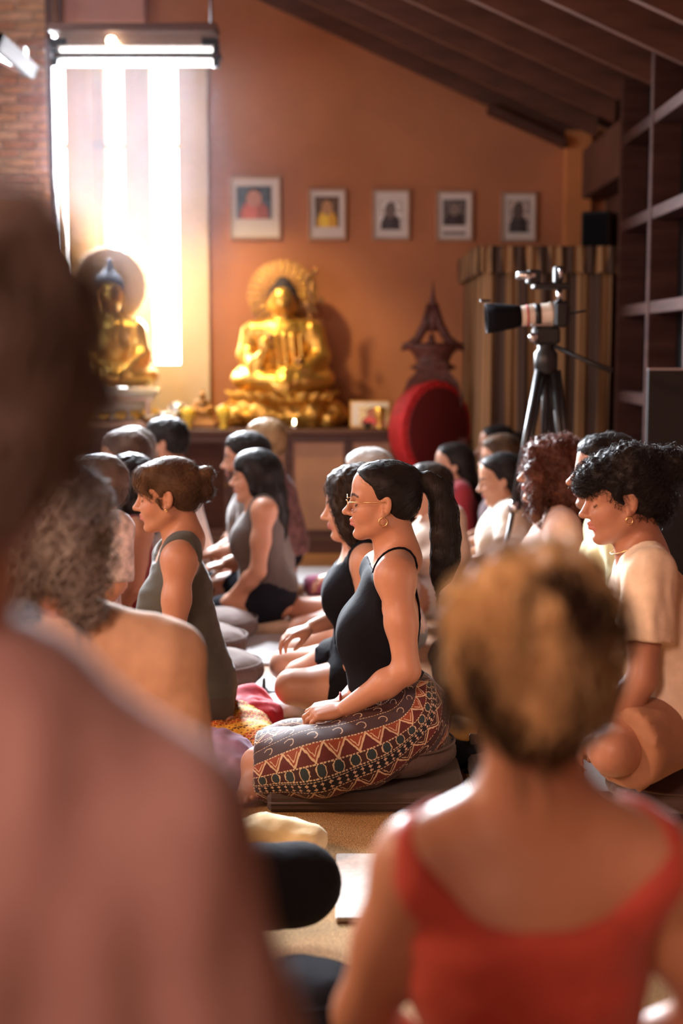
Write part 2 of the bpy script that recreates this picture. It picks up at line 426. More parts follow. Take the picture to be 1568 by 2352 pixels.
def face_colour(V, S, H, tone, mask_r=1., brow=(.03, .02, .015), lip=(.42, .14, .12), beard=None, brows=True):
    Q = H.inv(V); C = np.tile(f32(tone), (len(V), 1)); near = (np.abs(Q) < .2).all(1)
    C *= (1+.06*vnoise(V, 30))[:, None].astype(np.float32)
    def seg(a, b):
        a, b = f32(a), f32(b); e = b-a; t = np.clip(((Q-a) @ e)/(e @ e), 0, 1); return np.linalg.norm(Q-a-t[:, None]*e, axis=1)
    def put(d, r0, r1, col, amt=1.):
        m = np.clip((r1-d)/(r1-r0), 0, 1)*near*amt; C[:] = C*(1-m[:, None])+f32(col)*m[:, None]
    if beard is not None:
        zz = Q[:, 2]; m = np.clip((-.030-zz+.25*(.07-Q[:, 0]))/.012, 0, 1)*np.clip((zz+.125)/.02, 0, 1)*np.clip((Q[:, 0]-.012)/.012, 0, 1)*near
        C[:] = C*(1-m[:, None]*beard[1])+f32(beard[0])*(m*beard[1])[:, None]
    put(seg((.052, .036, -.022), (.060, .030, -.028)), .01, .032, (tone[0]*1.08, tone[1]*.80, tone[2]*.78), .6)
    put(seg((.052, -.036, -.022), (.060, -.030, -.028)), .01, .032, (tone[0]*1.08, tone[1]*.80, tone[2]*.78), .6)
    for z, b in ((-.0475, .0055), (-.060, .0065)):
        for s in (1, -1): put(seg((.097, 0, z), (.083, s*.017, z-.001)), b, b+.003, lip, .85)
    for s in (1, -1):
        B = H.inv(onto(S.sel('head'), np.array([H.p(q) for q in ((.098, s*.011, .027), (.094, s*.022, .032), (.086, s*.034, .033), (.072, s*.049, .027))]), 0., 6))
        Ey = [f32((.0725+.0152*math.cos(e)*math.cos(a), s*(.031+.0152*math.cos(e)*math.sin(a)), .005+.0152*math.sin(e))) for a, e in ((-.75, -.25), (-.3, -.48), (.2, -.52), (.65, -.38), (1.05, -.1))]
        if brows:
            for i in range(3): put(seg(B[i], B[i+1]), .0036-.0006*i, .0062-.0008*i, brow, .9)
        for i in range(4): put(seg(Ey[i], Ey[i+1]), .0016, .0034, (.02, .012, .010), .95)
    return C
def strands(V, Q, D, ax, n, L, flow, rad=.0006, curl=0, coil=0., seg=6, off=.0015, cols=((.02, .015, .012), (.06, .04, .03)), seed=0, pick=None, stick=.9, grav=0., hz0=None, sd=0, jitter=.2):
    rs = np.random.RandomState(seed+11); N = vnorm(V, Q)
    ids = np.arange(len(V)) if pick is None else np.where(pick(V))[0]
    if len(ids) == 0 or n == 0: return None
    ids = rs.choice(ids, n); P = V[ids]+N[ids]*off*rs.rand(n, 1); base = N[ids]
    pts = [P.copy()]; st = L*(.6+.6*rs.rand(n, 1))/seg; nn = base.copy(); offs = off*(.3+1.4*rs.rand(n, 1)); ph = rs.rand(n, 1)*6.28
    jit = rs.randn(n, 3)*jitter
    def lk(P):
        I = [np.clip(np.searchsorted(ax[i], P[:, i]), 1, len(ax[i])-2) for i in range(3)]
        d = D[I[0], I[1], I[2]]
        g = np.stack([(D[I[0]+1, I[1], I[2]]-D[I[0]-1, I[1], I[2]])/(ax[0][I[0]+1]-ax[0][I[0]-1]), (D[I[0], I[1]+1, I[2]]-D[I[0], I[1]-1, I[2]])/(ax[1][I[1]+1]-ax[1][I[1]-1]), (D[I[0], I[1], I[2]+1]-D[I[0], I[1], I[2]-1])/(ax[2][I[2]+1]-ax[2][I[2]-1])], 1)
        return d, g/(np.linalg.norm(g, axis=1, keepdims=True)+1e-6)
    for j in range(seg):
        f = flow(P)+jit; f = f/(np.linalg.norm(f, axis=1, keepdims=True)+1e-6); f = f-nn*(f*nn).sum(1, keepdims=True)*stick; f[:, 2] -= grav
        f = f/(np.linalg.norm(f, axis=1, keepdims=True)+1e-6); P = P+f*st
        d, g = lk(P); ok = (np.abs(d) < .035)[:, None]
        P = np.where(ok, P-g*(np.clip(d[:, None]-offs, -.01, .01))*stick, P); nn = np.where(ok, g, nn); q = P
        if coil:
            b = np.cross(f, nn); a = ph+(j+1)*curl; q = P+(nn*np.cos(a)+b*np.sin(a))*coil
        pts.append(q.copy())
    T = np.stack(pts, 1); m = seg+1
    t = np.gradient(T, axis=1); t /= np.linalg.norm(t, axis=2, keepdims=True)+1e-9
    u = np.cross(t, f32((.31, .53, .79))); u /= np.linalg.norm(u, axis=2, keepdims=True)+1e-9; v = np.cross(t, u)
    r = (rad*(.7+.6*rs.rand(n, 1))*np.linspace(1, .25, m)[None, :])[..., None]
    ring = np.stack([T+r*(u*math.cos(a)+v*math.sin(a)) for a in (0, 2.094, 4.189)], 2).reshape(-1, 3)
    o = (np.arange(n)[:, None]*m+np.arange(m-1)[None, :]).ravel()*3
    F = np.concatenate([np.stack([o+k, o+(k+1) % 3, o+3+(k+1) % 3, o+3+k], 1) for k in range(3)])
    mix = np.clip(.26+1.5*vnoise(V[ids]*f32((1, 1, .55)), 24, seed+5-sd)+2.2*(hz0(V[ids])-.03), 0, 1) if hz0 is not None else np.clip(rs.rand(n)**1.6*.6+.55*np.clip(vnoise(V[ids], 22, seed+5)*1.6, -.4, 1), 0, 1); c0, c1 = f32(cols[0]), f32(cols[1]); C = np.repeat(c0+(c1-c0)*mix[:, None], m*3, 0)
    return ring.astype(np.float32), F.astype(np.int32), C
def hair_mat():
    if 'hair' in MATS: return MATS['hair']
    m = mat('hair', rough=.5, attr='col', spec=.14, sheen=.05); return m
def skin_mat(): return mat('skin', rough=.46, attr='col', spec=.4, sheen=.06, bump=.05, bscale=220)
def norm3(a): a = np.asarray(a, float); return a/(np.linalg.norm(a)+1e-9)
def hand_ops(S, wr, d, pn, side, curl=35, sc=1., t='hand', spread=.06, thumb=35):
    """wrist point, direction to the fingers, palm normal (out of the palm), side = direction of the thumb"""
    d = norm3(d); pn = norm3(np.asarray(pn, float)-d*np.dot(pn, d)); sd = norm3(np.asarray(side, float)-d*np.dot(side, d)-pn*np.dot(side, pn)); wr = np.asarray(wr, float)
    S.ell(wr+d*.045*sc, (.050*sc, .036*sc, .0155*sc), .012, t, np.stack([d, sd, pn], 1))
    for i, (o, L, r) in enumerate(((.027, .070, .0088), (.0095, .078, .0090), (-.0085, .072, .0086), (-.025, .057, .0076))):
        k0 = wr+d*(.085-.006*abs(i-1))*sc+sd*o*sc-pn*.003*sc; S.cone(wr+d*.02*sc+sd*o*.6*sc, k0, .011*sc, .0105*sc, .010, t)
        p = k0; a = 0; dd = d+sd*spread*(1.2-i*.8)
        for j, fr in enumerate((.46, .30, .24)):
            a += math.radians(curl*(.75, 1.1, .8)[j]); e = norm3(dd*math.cos(a)+pn*math.sin(a)); q = p+e*L*fr*sc
            S.cone(p, q, r*(1-.07*j)*sc, r*(.93-.08*j)*sc, .004, t); p = q
    a = math.radians(thumb); p = wr+d*.022*sc+sd*.022*sc+pn*.008*sc; e = norm3(d*math.cos(a)+sd*math.sin(a)+pn*.35)
    q = p+e*.038*sc; S.cone(p, q, .0135*sc, .0105*sc, .008, t); e2 = norm3(e*.8+d*.5+pn*.25); S.cone(q, q+e2*.030*sc, .0105*sc, .0088*sc, .004, t)
    q2 = q+e2*.030*sc; S.cone(q2, q2+norm3(e2+d*.3)*.022*sc, .0092*sc, .0070*sc, .004, t)
def foot_ops(S, an, d, up, sc=1., side=1, t='foot', toes=True):
    """ankle, direction of the toes, direction out of the instep"""
    d = norm3(d); up = norm3(np.asarray(up, float)-d*np.dot(up, d)); sd = np.cross(up, d)*side; an = np.asarray(an, float)
    heel = an-d*.045*sc-up*.045*sc; ball = an+d*.105*sc-up*.052*sc
    S.cone(an, heel, .034*sc, .028*sc, .03, t); S.cone(an-up*.01, ball, .034*sc, .022*sc, .03, t, sq=(sd, 1.5)); S.cone(heel, ball, .026*sc, .022*sc, .03, t, sq=(sd, 1.35))
    for i in range(5 if toes else 0):
        o = (.034, .013, -.004, -.020, -.035)[i]; b = ball+sd*o*sc+d*(.010, .010, .005, -.003, -.012)[i]*sc; L = (.038, .032, .028, .024, .020)[i]
        S.cone(b-d*.0*sc, b+d*(L+.006)*sc-up*.006*sc, .0085*sc, (.0125, .0090, .0084, .0080, .0076)[i]*sc, .002, t)
HAIRC = {'black': ((.010, .008, .008), (.030, .022, .020)), 'dark': ((.020, .013, .010), (.065, .042, .030)), 'brown': ((.055, .030, .018), (.18, .10, .055)),
         'auburn': ((.060, .018, .012), (.20, .075, .05)), 'grey': ((.16, .14, .12), (.42, .38, .34)), 'white': ((.42, .40, .37), (.75, .72, .68)), 'sandy': ((.20, .11, .05), (.45, .28, .14)),
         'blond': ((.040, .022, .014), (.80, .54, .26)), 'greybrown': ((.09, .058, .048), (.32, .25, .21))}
def hair_build(body, H0, style, colour, h, n_str, seed=0, name='hair'):
    S = Sdf(); H = HT(S, H0.O, H0.R, H0.hs); t = 'hair'; down = f32((0, 0, -1)); R = H0.R
    def cap(grow=1., line=(.072, .076), ear_cut=True, nape=-.055, low=(.012, -.022), temple=False):
        H.ell((-.016, 0, .046), (.101*grow, .082*grow, .089*grow), .01, t)
        H.ell((.034, 0, .064), (.0575*grow, .066*grow, .060*grow), .02, t)
        H.ell((-.045, 0, .005), (.062*grow, .069*grow, .066), .02, t)
        a = np.array([line[0]-low[0], line[1]-low[1]]); nrm = (a[1], 0, -a[0]); H.cut((line[0], 0, line[1]), nrm, .022, t)
        H.cut((-.03, 0, nape), (.45, 0, -1), .01, t)
        if ear_cut and temple:
            for s in (1, -1): H.ell((.070, s*.064, .038), (.038, .034, .034), .012, t, sub=True)
        if ear_cut:
            for s in (1, -1): H.ell((-.004, s*.086, -.004), (.024, .026, .034), .006, t, sub=True)
    loose = lambda P: (H0.R @ (np.zeros(3)+f32((-.25, 0, -1))))[None, :]+.0*P
    def to_tie(q):
        T = H.p(q); return lambda P: T[None, :]-P
    def whorl(q=(-.06, 0, .135)):
        T = H.p(q); return lambda P: (P-T[None, :])*3+f32((0, 0, -.35))
    sets = []; c = HAIRC[colour] if isinstance(colour, str) else colour; folds = .0012
    if style == 'pony':
        cap(line=(.080, .088), low=(.012, .0), temple=True); H.cone((-.085, 0, .07), (-.112, 0, .066), .040, .020, .02, t)
        P = [(-.108, 0, .066), (-.135, 0, .070), (-.168, 0, .040), (-.182, 0, -.03), (-.186, 0, -.10), (-.184, 0, -.165), (-.172, 0, -.215), (-.158, 0, -.262)]
        H.path(P, [.014, .024, .034, .040, .041, .040, .030, .008], .02, t, sq=((0, 1, 0), .85))
        tie = H.p((-.112, 0, .066)); inv = H.inv
        def fl(V):
            q = inv(V); back = (q[:, 0] < -.112)[:, None]; a = (tie-V); a /= np.linalg.norm(a, axis=1, keepdims=True)+1e-6
            return np.where(back, (R @ f32((-.06, 0, -1)))[None, :], a)
        sets = [dict(n=n_str, L=.09, flow=lambda V: fl(V)*12, rad=.0004, jitter=.9, off=.001), dict(n=n_str//2, L=.13, flow=fl, rad=.0006, jitter=.08, pick=lambda V: inv(V)[:, 0] < -.13), dict(n=60, L=.035, flow=fl, rad=.00035, off=.006, coil=.004, curl=.9, pick=lambda V: inv(V)[:, 0] > .03)]
    elif style == 'bun':
        cap(line=(.088, .080), low=(.012, -.015)); H.ell((.074, 0, .078), (.036, .052, .034), .02, t, R=rotm(0, 35)); H.ell((.088, .012, .056), (.016, .034, .024), .015, t)
        H.path([(.084, .034, .070), (.074, .052, .040), (.050, .064, .012)], [.016, .012, .006], .015, t); H.path([(.084, -.034, .070), (.074, -.052, .040), (.050, -.064, .012)], [.016, .012, .006], .015, t)
        [H.ell((.045, s*.046, .080), (.045, .030, .034), .02, t) for s in (1, -1)]; H.cone((.03, .070, .0), (.018, .068, -.03), .008, .003, .01, t)
        H.ell((-.125, 0, .066), (.030, .030, .026), .012, t); H.ell((-.117, 0, .012), (.031, .034, .036), .014, t); H.cone((-.09, 0, .04), (-.11, 0, .04), .03, .02, .02, t)
        sets = [dict(n=n_str, L=.09, flow=to_tie((-.12, 0, .04)), rad=.0005), dict(n=n_str//4, L=.06, flow=lambda P: (R @ f32((.5, 0, -1)))[None, :]+0*P, rad=.0005, coil=.003, curl=.7, off=.004, pick=lambda V: H0.inv(V)[:, 0] > .045), dict(n=n_str//8, L=.05, flow=loose, rad=.0004, coil=.003, curl=.7, off=.004), dict(n=n_str//6, L=.035, flow=lambda P: P-H.p((-.10, 0, .04)), rad=.0004, off=.004, stick=.3, pick=lambda V: H0.inv(V)[:, 0] < -.09)]
    elif style == 'bangs':
        cap(1.03, (.080, .045), False, -.07, (.03, -.05)); H.ell((.060, 0, .058), (.036, .062, .036), .02, t)
        for s in (1, -1): H.path([(.02, s*.068, .03), (.0, s*.078, -.05), (-.03, s*.075, -.13)], [.022, .022, .015], .02, t)
        H.path([(-.05, 0, .02), (-.075, 0, -.08), (-.095, 0, -.17), (-.115, 0, -.26)], [.075, .062, .045, .018], .03, t, sq=((0, 1, 0), 1.25))
        sets = [dict(n=n_str, L=.12, flow=loose, rad=.0007)]
    elif style == 'long':
        cap(1.02, (.078, .086), True, -.07, (.012, .0), True)
        H.path([(-.05, 0, .02), (-.075, 0, -.08), (-.085, 0, -.17), (-.09, 0, -.24)], [.072, .058, .05, .02], .03, t, sq=((0, 1, 0), 1.2))
        sets = [dict(n=n_str, L=.12, flow=loose, rad=.0007)]
    elif style == 'wavy':
        cap(1.06, (.086, .072), False, -.10, (.055, -.05)); H.ell((-.01, 0, .075), (.10, .085, .072), .03, t)
        for s in (1, -1): H.path([(.050, s*.052, .075), (.052, s*.070, .01), (.030, s*.080, -.06), (.012, s*.082, -.125)], [.030, .026, .030, .016], .02, t)
        H.path([(-.05, 0, .0), (-.07, 0, -.08), (-.07, 0, -.13)], [.085, .075, .03], .03, t, sq=((0, 1, 0), 1.2)); folds = .005
        sets = [dict(n=n_str, L=.13, flow=loose, rad=.0008, coil=.006, curl=.75, off=.004)]
    elif style == 'curly':
        cap(1.10, (.090, .070), False, -.10, (.060, -.06)); H.ell((-.02, 0, .05), (.115, .110, .105), .03, t)
        for s in (1, -1): H.path([(.065, s*.055, .085), (.070, s*.080, .02), (.055, s*.090, -.05), (.045, s*.085, -.15)], [.032, .030, .034, .022], .02, t)
        H.path([(-.06, 0, .0), (-.07, 0, -.08), (-.06, 0, -.15)], [.10, .095, .05], .03, t, sq=((0, 1, 0), 1.2)); folds = .010
        sets = [dict(n=n_str, L=.12, flow=loose, rad=.0013, coil=.010, curl=1.25, seg=11, off=.008)]
    elif style == 'curlybun':
        cap(1.07, (.078, .060), True, -.06); H.ell((.055, 0, .080), (.062, .070, .040), .02, t, R=rotm(0, 12)); H.ell((-.03, 0, .085), (.085, .075, .062), .02, t)
        H.ell((.085, .0, .062), (.034, .058, .030), .02, t)
        H.ell((-.125, 0, .078), (.050, .055, .050), .02, t); H.ell((-.085, 0, .0), (.040, .055, .060), .02, t); folds = .006
        sets = [dict(n=n_str, L=.06, flow=whorl((-.02, 0, .12)), rad=.0008, coil=.007, curl=1.3, seg=10, off=.006), dict(n=n_str//3, L=.06, flow=lambda P: (R @ f32((1, 0, -.9)))[None, :]+0*P, rad=.0008, coil=.008, curl=1.4, seg=10, off=.006, pick=lambda V: H0.inv(V)[:, 0] > .05),
                dict(n=n_str//4, L=.07, flow=loose, rad=.0006, coil=.007, curl=1.3, seg=10, off=.01, stick=.4, pick=lambda V: (H0.inv(V)[:, 0] < -.09))]
    elif style == 'bunback':
        cap(1.0, (.078, .086), True, -.055, (.012, 0), True); H.ell((-.118, 0, .055), (.038, .040, .036), .012, t); sets = [dict(n=n_str, L=.08, flow=to_tie((-.12, 0, .05)), rad=.0006)]
    elif style == 'mop':       # short layered hair seen from behind
        cap(1.07, (.080, .060), False, -.088, (.030, -.04)); H.ell((-.02, 0, .050), (.108, .094, .092), .03, t); H.ell((-.055, 0, -.03), (.055, .066, .055), .03, t)
        for s in (1, -1): H.cone((.01, s*.078, .01), (.02, s*.080, -.045), .020, .008, .02, t)
        folds = .013; sets = [dict(n=n_str, L=.075, flow=whorl((-.04, 0, .15)), rad=.0012, coil=.005, curl=.5, off=.009)]
    elif style == 'shaggy':    # longer grey curls over the neck, seen from behind
        cap(1.10, (.080, .060), False, -.12, (.030, -.06)); H.ell((-.03, 0, .0), (.105, .105, .110), .03, t); H.path([(-.05, -.05, -.07), (-.05, -.06, -.125)], [.055, .03], .03, t); H.path([(-.05, .05, -.07), (-.05, .06, -.125)], [.055, .03], .03, t)
        folds = .010; sets = [dict(n=n_str, L=.11, flow=loose, rad=.0013, coil=.010, curl=1.0, seg=10, off=.008)]
    else:                      # short
        cap(1.02, (.078, .064), True, -.050); H.ell((.030, 0, .092), (.058, .058, .030), .02, t, R=rotm(0, 16))
        folds = .003; sets = [dict(n=n_str, L=.045, flow=whorl(), rad=.0008, off=.004)]
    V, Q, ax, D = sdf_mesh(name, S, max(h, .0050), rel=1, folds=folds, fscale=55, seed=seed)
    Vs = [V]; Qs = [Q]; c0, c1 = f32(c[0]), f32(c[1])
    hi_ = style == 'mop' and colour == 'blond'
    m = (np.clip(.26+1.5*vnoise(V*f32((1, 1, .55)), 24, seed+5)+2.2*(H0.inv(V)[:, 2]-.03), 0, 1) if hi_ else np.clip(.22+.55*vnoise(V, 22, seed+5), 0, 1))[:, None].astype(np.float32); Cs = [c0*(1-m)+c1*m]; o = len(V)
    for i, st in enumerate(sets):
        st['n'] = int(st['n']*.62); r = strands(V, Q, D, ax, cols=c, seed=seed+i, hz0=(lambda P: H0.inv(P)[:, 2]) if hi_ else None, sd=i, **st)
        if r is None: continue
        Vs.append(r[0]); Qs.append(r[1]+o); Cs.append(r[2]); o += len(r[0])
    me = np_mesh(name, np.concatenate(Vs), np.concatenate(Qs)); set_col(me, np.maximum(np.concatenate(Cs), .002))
    ob = link(name, me, hair_mat(), body); ob['kind'] = 'stuff'; return ob

class Person: pass
def person(label, ear, Y, yaw=180, hs=1., w=1., male=False, seat=.14, lean=.05, ex=.06, pitch=4, hyaw=0, hroll=0, tone=(.58, .33, .22), legs='seiza',
           h=.022, hh=.0072, hand_h=None, J=None, hair=None, face=None, colour=None, bust=1., tall=None, arms='lap', neck_r=1., extra=None):
    """builds the body as one surface; ear = photo pixel of the head's middle at distance Y"""
    c = Person(); E = at(ear[0], ear[1], Y); fw = Vector((math.cos(math.radians(yaw)), math.sin(math.radians(yaw)), 0)); lf = Vector((-fw.y, fw.x, 0))
    O = Vector((E.x, E.y, 0))-fw*ex; c.O, c.fw, c.lf = O, fw, lf
    def loc(px, py, dY=0): d = at(px, py, Y+dY)-O; return np.array((d.dot(fw), d.dot(lf), d.z))
    c.loc = loc; ez = E.z; f = (ez-seat)/.75; c.f = f; c.seat = seat
    Z = lambda r: seat+r*f
    j = dict(head=(ex, 0, ez), neck=(lean*.75-.012, 0, Z(.60)), shL=(lean*.7-.005, .168*w, Z(.55)), chest=(lean*.55, 0, Z(.42)), belly=(lean*.2+.01, 0, Z(.22)), pelvis=(0, 0, seat+.09))
    if arms == 'lap': j.update(elL=(.0+lean*.4, .225*w, Z(.27)), wrL=(.20, .10, seat+.17))
    elif arms == 'thigh': j.update(elL=(.02, .225*w, Z(.27)), wrL=(.25, .14, seat+.15))
    j.update(hipL=(.01, .095*w, seat+.07))
    if legs == 'seiza': j.update(kneeL=(.43, .13, .11), ankL=(.03, .10, .06))
    elif legs == 'chair': j.update(kneeL=(.44, .13, seat+.06), ankL=(.42, .13, .10))
    else: j.update(kneeL=(.30, .34, .17), ankL=(.33, -.02, .09))
    for k in list(j):
        if k.endswith('L'): a = j[k]; j.setdefault(k[:-1]+'R', (a[0], -a[1], a[2]))
    if legs == 'cross': j['ankR'] = (.25, .06, .08)
    for k, v in (J or {}).items(): j[k] = loc(*v[1:]) if v[0] == 'px' else np.array(v, float)
    j = {k: np.array(v, float) for k, v in j.items()}; c.j = j
    S = Sdf(); c.S = S; T = 'torso'
    S.ell(j['pelvis'], (.115*w, .165*w, .105), .05, T)
    for s in (1, -1): S.ell(j['pelvis']+(-.045, s*.075*w, -.02), (.095, .09, .09), .04, T)
    S.ell(j['belly'], (.095*w, .130*w, .14*f), .06, T)
    ax_ = norm3(j['neck']-j['belly']); Rt = np.stack([norm3(np.cross((0, 1, 0), ax_)), (0, 1, 0), ax_], 1)
    S.ell(j['chest'], (.103*w, .138*w, .165*f), .06, T, Rt)
    S.cone(j['shL']*(1, .8, 1)+(0, 0, -.01), j['shR']*(1, .8, 1)+(0, 0, -.01), .052*w, .052*w, .05, T)
    for sh in ('shL', 'shR'):
        S.cone(j['neck']+(j[sh]-j['neck'])*.12+(0, 0, .012), j[sh]+(0, 0, .004), .040*w, .044*w, .05, T); S.ell(j[sh]+(0, 0, -.012), .050*w, .03, 'sh')
    if not male and bust > 0:
        for s in (1, -1): S.ell(j['chest']+(.078*bust**.5, s*.056, -.038), (.055*bust, .066, .072), .055, T)
    hd = j['head']; H = HT(S, hd, rotm(hyaw, pitch, hroll), hs*(1.06 if male else 1.)); c.H = H
    S.cone(H.p((-.022, 0, -.035)), j['neck']+(0, 0, .0), .050*neck_r*(1.1 if male else 1), .060*neck_r*(1.08 if male else 1), .03, 'neck')
    S.cone(H.p((.02, 0, -.055)), j['neck']+(.03, 0, -.02), .026*neck_r, .035*neck_r, .03, 'neck')
    fine = []
    for s in 'LR':
        sh, el, wr = j['sh'+s], j['el'+s], j['wr'+s]; sg = 1 if s == 'L' else -1; aw = 1.12 if male else 1.
        S.cone(sh, sh+(el-sh)*.5, .047*w, .043*aw*w, .03, 'arm'); S.cone(sh+(el-sh)*.5, el, .043*aw*w, .036*aw*w, .03, 'arm')
        S.cone(el, el+(wr-el)*.35, .037*aw*w, .039*aw*w, .02, 'arm'); S.cone(el+(wr-el)*.35, wr, .039*aw*w, .0255*aw, .02, 'arm')
        hdn = (c.hand[s] if hasattr(c, 'hand') else None)
        d = norm3(wr-el); dd = norm3(d+np.array((.25, 0, -.05))) if arms != 'none' else d
        hp = (extra or {}).get('hand'+s, {})
        hand_ops(S, wr+d*.01, hp.get('d', dd), hp.get('pn', (0, 0, -1)), hp.get('side', (0, -sg, .2)), hp.get('curl', 30), (1.1 if male else 1.), 'hand', thumb=hp.get('thumb', 30))
        if hand_h: fine.append((wr-.13, wr+.13, hand_h))
        hp_, kn, an = j['hip'+s], j['knee'+s], j['ank'+s]
        S.cone(hp_, hp_+(kn-hp_)*.5, .092*w, .082*w, .05, 'leg'); S.cone(hp_+(kn-hp_)*.5, kn, .082*w, .060, .03, 'leg')
        S.cone(kn, kn+(an-kn)*.35, .056, .057, .02, 'leg'); S.cone(kn+(an-kn)*.35, an, .057, .036, .02, 'leg')
        fp = (extra or {}).get('foot'+s)
        if fp: fine.append((an-.16, an+.2, fp.get('h', .008)))
        if fp: foot_ops(S, an, fp['d'], fp['up'], fp.get('sc', 1), fp.get('side', 1))
        elif legs == 'seiza': foot_ops(S, an, (-1, 0, -.15), (0, 0, -1), toes=False)
        elif legs == 'chair': foot_ops(S, an, (1, 0, 0), (0, 0, 1), toes=False)
        else: foot_ops(S, an, (.3, -sg, -.1), (1, 0, .3), toes=True)
    head_ops(H, male=male, **(face or {}))
    hl = hd-.145*hs; hi = hd+.15*hs; fine.append((hl, hi, hh)); c.fine = fine; c.h = h
    V, Q, ax, D = sdf_mesh('person', S, h, fine, rel=1)
    me = np_mesh('person', V, Q); set_col(me, face_colour(V, S, H, tone, **(colour or {})))
    b = link('person', me, skin_mat(), None, O, math.radians(yaw)); tag(b, label, 'person'); c.body = b; c.V = V
    if hair: hair_build(b, H, hair[0], hair[1], hair[2]*1.15, hair[3] if len(hair) > 3 else 300, seed=abs(int(ear[0])))
    return c
def garment(c, name, G, m, h=None, infl=.0, folds=.002, fscale=14, warp=None, fine=(), seed=1, rel=1, parent=None):
    V, Q, ax, D = sdf_mesh(name, G, h or c.h*.8, fine, infl, rel, folds, fscale, seed, warp=warp)
    return link(name, np_mesh(name, V, Q), m, parent or c.body), V
def top_ops(c, kind, t=.007, hem=.06, sleeve=.55, neck=1., loose=0.):
    """tank / tee / long: the body's own trunk, swollen by the cloth and cut at neckline, arm holes and hem"""
    G = Sdf(); B = c.S; j = c.j
    for o in B.sel('torso').ops: G.ops.append(o)
    if loose: G.cone(j['pelvis']+(-.01, 0, .03), j['chest']+(-.01, 0, -.02), .13+loose, .105+loose*.6, .05, sq=((0, 1, 0), 1.3))
    G.cut((0, 0, c.seat+hem), (0, 0, -1), .01)
    nk = j['neck']
    if kind == 'tank':
        for s in (1, -1):
            sh = j['shL' if s > 0 else 'shR']
            G.ell(sh+(.01, s*.035, -.03), (.075, .072, .115), .01, sub=True)
        G.ell(nk+(.035, 0, .035), (.115*neck, .088*neck, .085*neck), .01, sub=True); G.ell(nk+(-.05, 0, .03), (.07*neck, .08*neck, .07*neck), .01, sub=True)
    else:
        for s in 'LR':
            sh, el, wr = j['sh'+s], j['el'+s], j['wr'+s]
            if kind == 'tee': e = sh+(el-sh)*sleeve; G.cone(sh, e, .056, .058+loose*.35, .03, flat=True)
            else: G.cone(sh, el, .056, .052, .03); G.cone(el, el+(wr-el)*.95, .050, .040, .02, flat=True)
        G.ell(nk+(.02, 0, .05), (.078*neck, .072*neck, .055*neck), .008, sub=True)
    return G, t
def bottom_ops(c, upto=.97, t=.008, waist=.16, wide=0.):
    G = Sdf(); j = c.j
    for o in c.S.sel('torso').ops[:4]: G.ops.append(o)
    G.cut((0, 0, c.seat+waist), (0, 0, 1), .01)
    for s in 'LR':
        hp, kn, an = j['hip'+s], j['knee'+s], j['ank'+s]
        if upto <= 0: G.cone(hp, hp+(kn-hp)*(1+upto), .096, .090+wide, .05, flat=True)
        else: G.cone(hp, kn, .094, .064+wide*.6, .05); G.cone(kn, kn+(an-kn)*upto, .062+wide*.6, .048+wide, .03, flat=True)
    return G, t
# ================================================================= the setting
YW = 9.75                      # back wall
def wood(name, col, rough=.55, **k): return mat(name, col, rough, nscale=3, nvar=.3, stretch=k.pop('stretch', (1, 1, 8)), bump=.15, bscale=14, **k)
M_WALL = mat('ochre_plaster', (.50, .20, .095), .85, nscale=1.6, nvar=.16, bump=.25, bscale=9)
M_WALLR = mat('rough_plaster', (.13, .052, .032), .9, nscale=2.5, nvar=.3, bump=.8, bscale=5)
M_CREAM = mat('cream_paint', (.80, .62, .42), .7, nscale=3, nvar=.06)
M_WOODD = wood('dark_wood', (.085, .032, .022)); M_RAFT = wood('rafter_wood', (.115, .045, .03), stretch=(1, 6, 6)); M_WOODM = wood('shelf_wood', (.055, .022, .017), .8, spec=.15)
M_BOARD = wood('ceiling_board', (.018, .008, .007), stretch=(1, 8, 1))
M_FLOOR = wood('floor_board', (.36, .17, .08), .5, stretch=(1, 7, 1))
M_CARPET = mat('tan_carpet', (.50, .29, .12), .95, nscale=230, nvar=.55, bump=.9, bscale=260)
M_GREYMAT = mat('pale_mat', (.66, .60, .56), .85, nscale=60, nvar=.1, bump=.3, bscale=120)
M_WHITE = mat('white_cloth', (.62, .60, .60), .8, nscale=8, nvar=.06, bump=.2, bscale=20)
M_BLACK = mat('black_plastic', (.012, .012, .014), .4); M_BLACKC = mat('black_cloth', (.006, .006, .009), .85, spec=.12, bump=.2, bscale=40)
M_METAL = mat('bare_metal', (.6, .6, .62), .25, 1); M_GOLD = mat('gilded_metal', (.92, .56, .13), .34, .85, nscale=12, nvar=.2, bump=.2, bscale=25)
M_BRONZE = mat('dark_bronze', (.32, .17, .07), .35, .9, nscale=20, nvar=.3); M_SILVER = mat('silver_metal', (.8, .8, .8), .2, 1)
M_RED = mat('drum_red', (.50, .018, .022), .7, nscale=20, nvar=.2); M_MAROON = mat('drum_skin', (.14, .012, .016), .6)
M_PANE = mat('daylit_pane', (.9, .93, 1), .4, emit=(.93, .97, 1), estr=17)

fl = MB().box((-3.4, -1.5, -.1), (2.1, YW, 0)).build('floor', M_FLOOR); tag(fl, kind='structure')
sl = .45; zc = lambda x: 3.60-sl*(x+.56)            # underside of the rafters across the room
